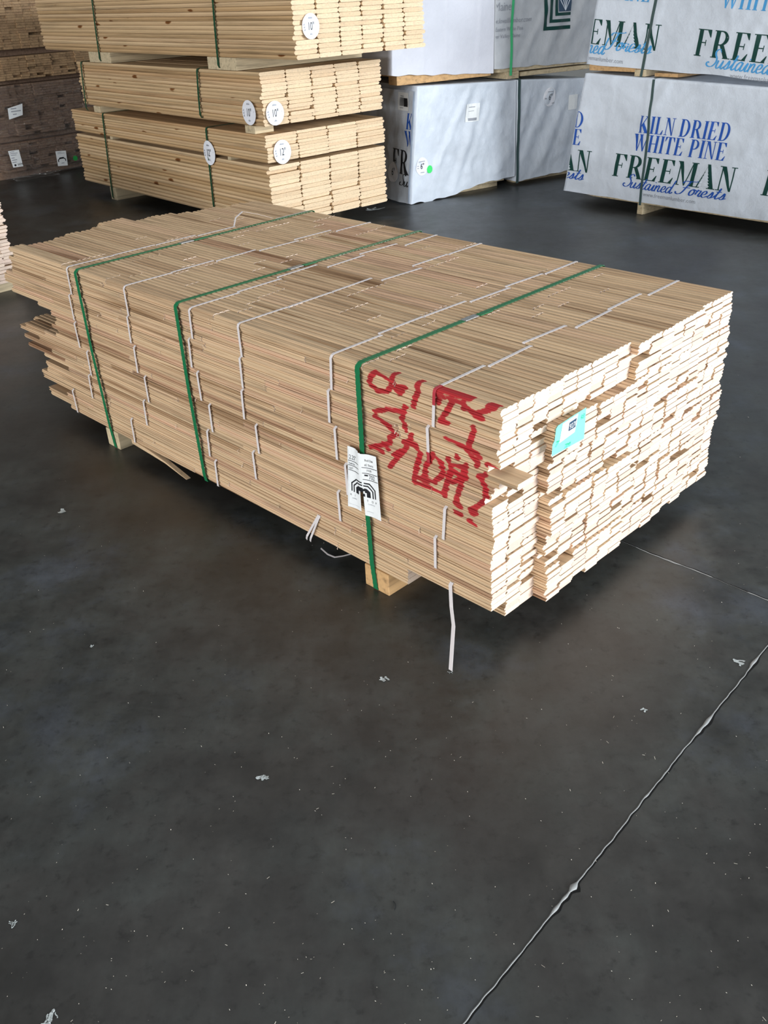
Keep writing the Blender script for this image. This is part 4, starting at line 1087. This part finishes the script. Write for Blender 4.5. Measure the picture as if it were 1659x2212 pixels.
# crumpled end of the film lying on the floor below
mb = MB(); G = []
for j in range(9):
    row = []
    for i in range(40):
        x = .03+.42*i/39; y = -.05-.12*j/8; z = .004+.030*abs(noise.noise(Vector((x*14, j*.6, 2))))*(1-j/10)+(.02*(1-j/8))
        row.append(mb.vert((x-.03, y+.03*noise.noise(Vector((x*8, 1, 3))), z)))
    G.append(row)
for j in range(8):
    for i in range(39): mb.face((G[j][i], G[j][i+1], G[j+1][i+1], G[j+1][i]))
mb.build('stretch_film', [M_FILM], p1, smooth=True)

# ================================================================ neighbouring oak stack, cut by the left edge of the photo
PO = Vector((-1.971, 4.970, 0))
px0 = -.685; 
end_pack('flooring_stack', 'pinkish oak strip stack at the left edge, mostly out of view', PO, EY, px0, .020, .0668, .500, 4, 5, 5, 1.5, [M_OAK, M_OAK_END], 9,
         [(px0, .02, 0, .0668, .08, .17, M_BLOCK), (px0, .02, 0, .0668, 1.1, 1.2, M_BLOCK)], prot=.012, profile=True)

# ================================================================ litter on the floor
def floor_pt(px, py):
    d = fwd+(px-829.5)/F_PX*rr-(py-1106)/F_PX*uu; t = -CAM_H/d.z; return Vector((d.x*t, d.y*t, 0))
def scrap(px, py, size, label, seed, aspect=1.6, mat=M_SCRAP, name='plastic_scrap', cat='litter', n=4, curl=.35):
    rs = random.Random(seed); o = floor_pt(px, py); mb = MB()
    for _ in range(n):
        ang = rs.uniform(0, 3.1); L = size*rs.uniform(.5, 1.0); w = L/aspect/2*rs.uniform(.5, 1); c0_ = Vector((rs.uniform(-.4, .4)*size, rs.uniform(-.3, .3)*size, 0))
        dx, dy = math.cos(ang), math.sin(ang); ids = []
        for i in range(7):
            t = i/6-.5; ww = w*(1-.5*abs(t))*rs.uniform(.7, 1.2); z = .0008+abs(curl*L*(t*t)*rs.uniform(.3, 1.2)); b_ = c0_+Vector((dx, dy, 0))*t*L+Vector((-dy, dx, 0))*L*.25*math.sin(t*4)
            ids.append((mb.vert(b_+Vector((-dy, dx, 0))*ww+Vector((0, 0, z))), mb.vert(b_-Vector((-dy, dx, 0))*ww+Vector((0, 0, z*rs.uniform(.5, 1))))))
        for A, B in zip(ids[:-1], ids[1:]): mb.face((A[0], A[1], B[1], B[0]))
    ob = mb.build(name, [mat]); ob.location = o; tag(ob, label, cat, 'torn scraps on the floor'); return ob
scrap(135, 1105, .022, 'torn grey plastic scrap on the floor left of the oak stack', 1)
scrap(832, 1469, .016, 'small torn scrap with a pale fleck below the near bearer', 2)
scrap(567, 1682, .016, 'torn clear scrap on the open floor at left of centre', 3, 1.2)
scrap(1602, 1431, .024, 'flat torn tape piece beside the long floor joint', 4, 1.6, curl=.1)
scrap(1390, 1534, .010, 'small white curl on the floor left of the long joint', 5)
scrap(810, 452, .09, 'clear plastic tatter on the floor under the pine packs', 6)
scrap(110, 2200, .020, 'frayed white tuft at the lower left corner of the photo', 7, 3.5, n=9)
scrap(30, 1995, .013, 'small frayed white tuft near the left edge, low in the photo', 8, 3.5, n=6)
scrap(973, 1452, .010, 'frayed fibres where the hanging white strap meets the floor', 9, 5, n=6)
scrap(200, 1397, .010, 'tiny white crumb on the floor at left, below the oak stack', 10)
# curled strap offcut
o = floor_pt(727, 1203); mb = MB()
pts = [(-.045, .03, .012), (-.025, .006, .006), (-.005, -.006, .003), (.02, .0, .002), (.05, .012, .002)]
ribbon(mb, pts, (.3, 1, .2), .0025, .0006, [Zv]*5, step=.006); ob = mb.build('strap_offcut', [M_WSTRAP]); ob.location = o; tag(ob, 'curled white strap offcut on the floor in the shade of the oak stack', 'litter')
# dark curl
o = floor_pt(840, 1958); mb = MB(); pts = [(.012*math.cos(t), .012*math.sin(t), .0015) for t in (-.7, -.3, .1, .5, .9)]
ribbon(mb, pts, (0, 0, 1), .0008, .0008, [X]*5); ob = mb.build('dark_curl', [M_INK]); ob.location = o; tag(ob, 'short black curl of plastic on the open floor', 'litter')
# fine sawmill litter: uncountable specks and shavings
mb = MB(); rs = random.Random(77)
for _ in range(620):
    if rs.random() < .8: px, py = rs.uniform(-60, 1720), 950+1300*rs.random()**.75
    else: px, py = rs.uniform(900, 1720), rs.uniform(500, 1000)
    c = floor_pt(px, py); dist = c.length
    ang = rs.uniform(0, 6.28); L = rs.uniform(.0004, .0011)*(1 if rs.random() < .85 else rs.uniform(1.5, 4)); w = rs.uniform(.00025, .0006)
    dx, dy = math.cos(ang)*L, math.sin(ang)*L; nx, ny = -math.sin(ang)*w, math.cos(ang)*w
    z0, z1 = .0006, .0006+rs.uniform(.0002, .0012)
    a_, b_, c_, d_ = (mb.vert((c.x-dx+nx, c.y-dy+ny, z0)), mb.vert((c.x-dx-nx, c.y-dy-ny, z0)), mb.vert((c.x+dx-nx, c.y+dy-ny, z1)), mb.vert((c.x+dx+nx, c.y+dy+ny, z1)))
    mb.face((a_, b_, c_, d_), 0, rs.random())
ob = mb.build('wood_specks', [M_CHIP]); tag(ob, 'fine pale wood specks scattered over the dark floor', 'litter', kind='stuff')
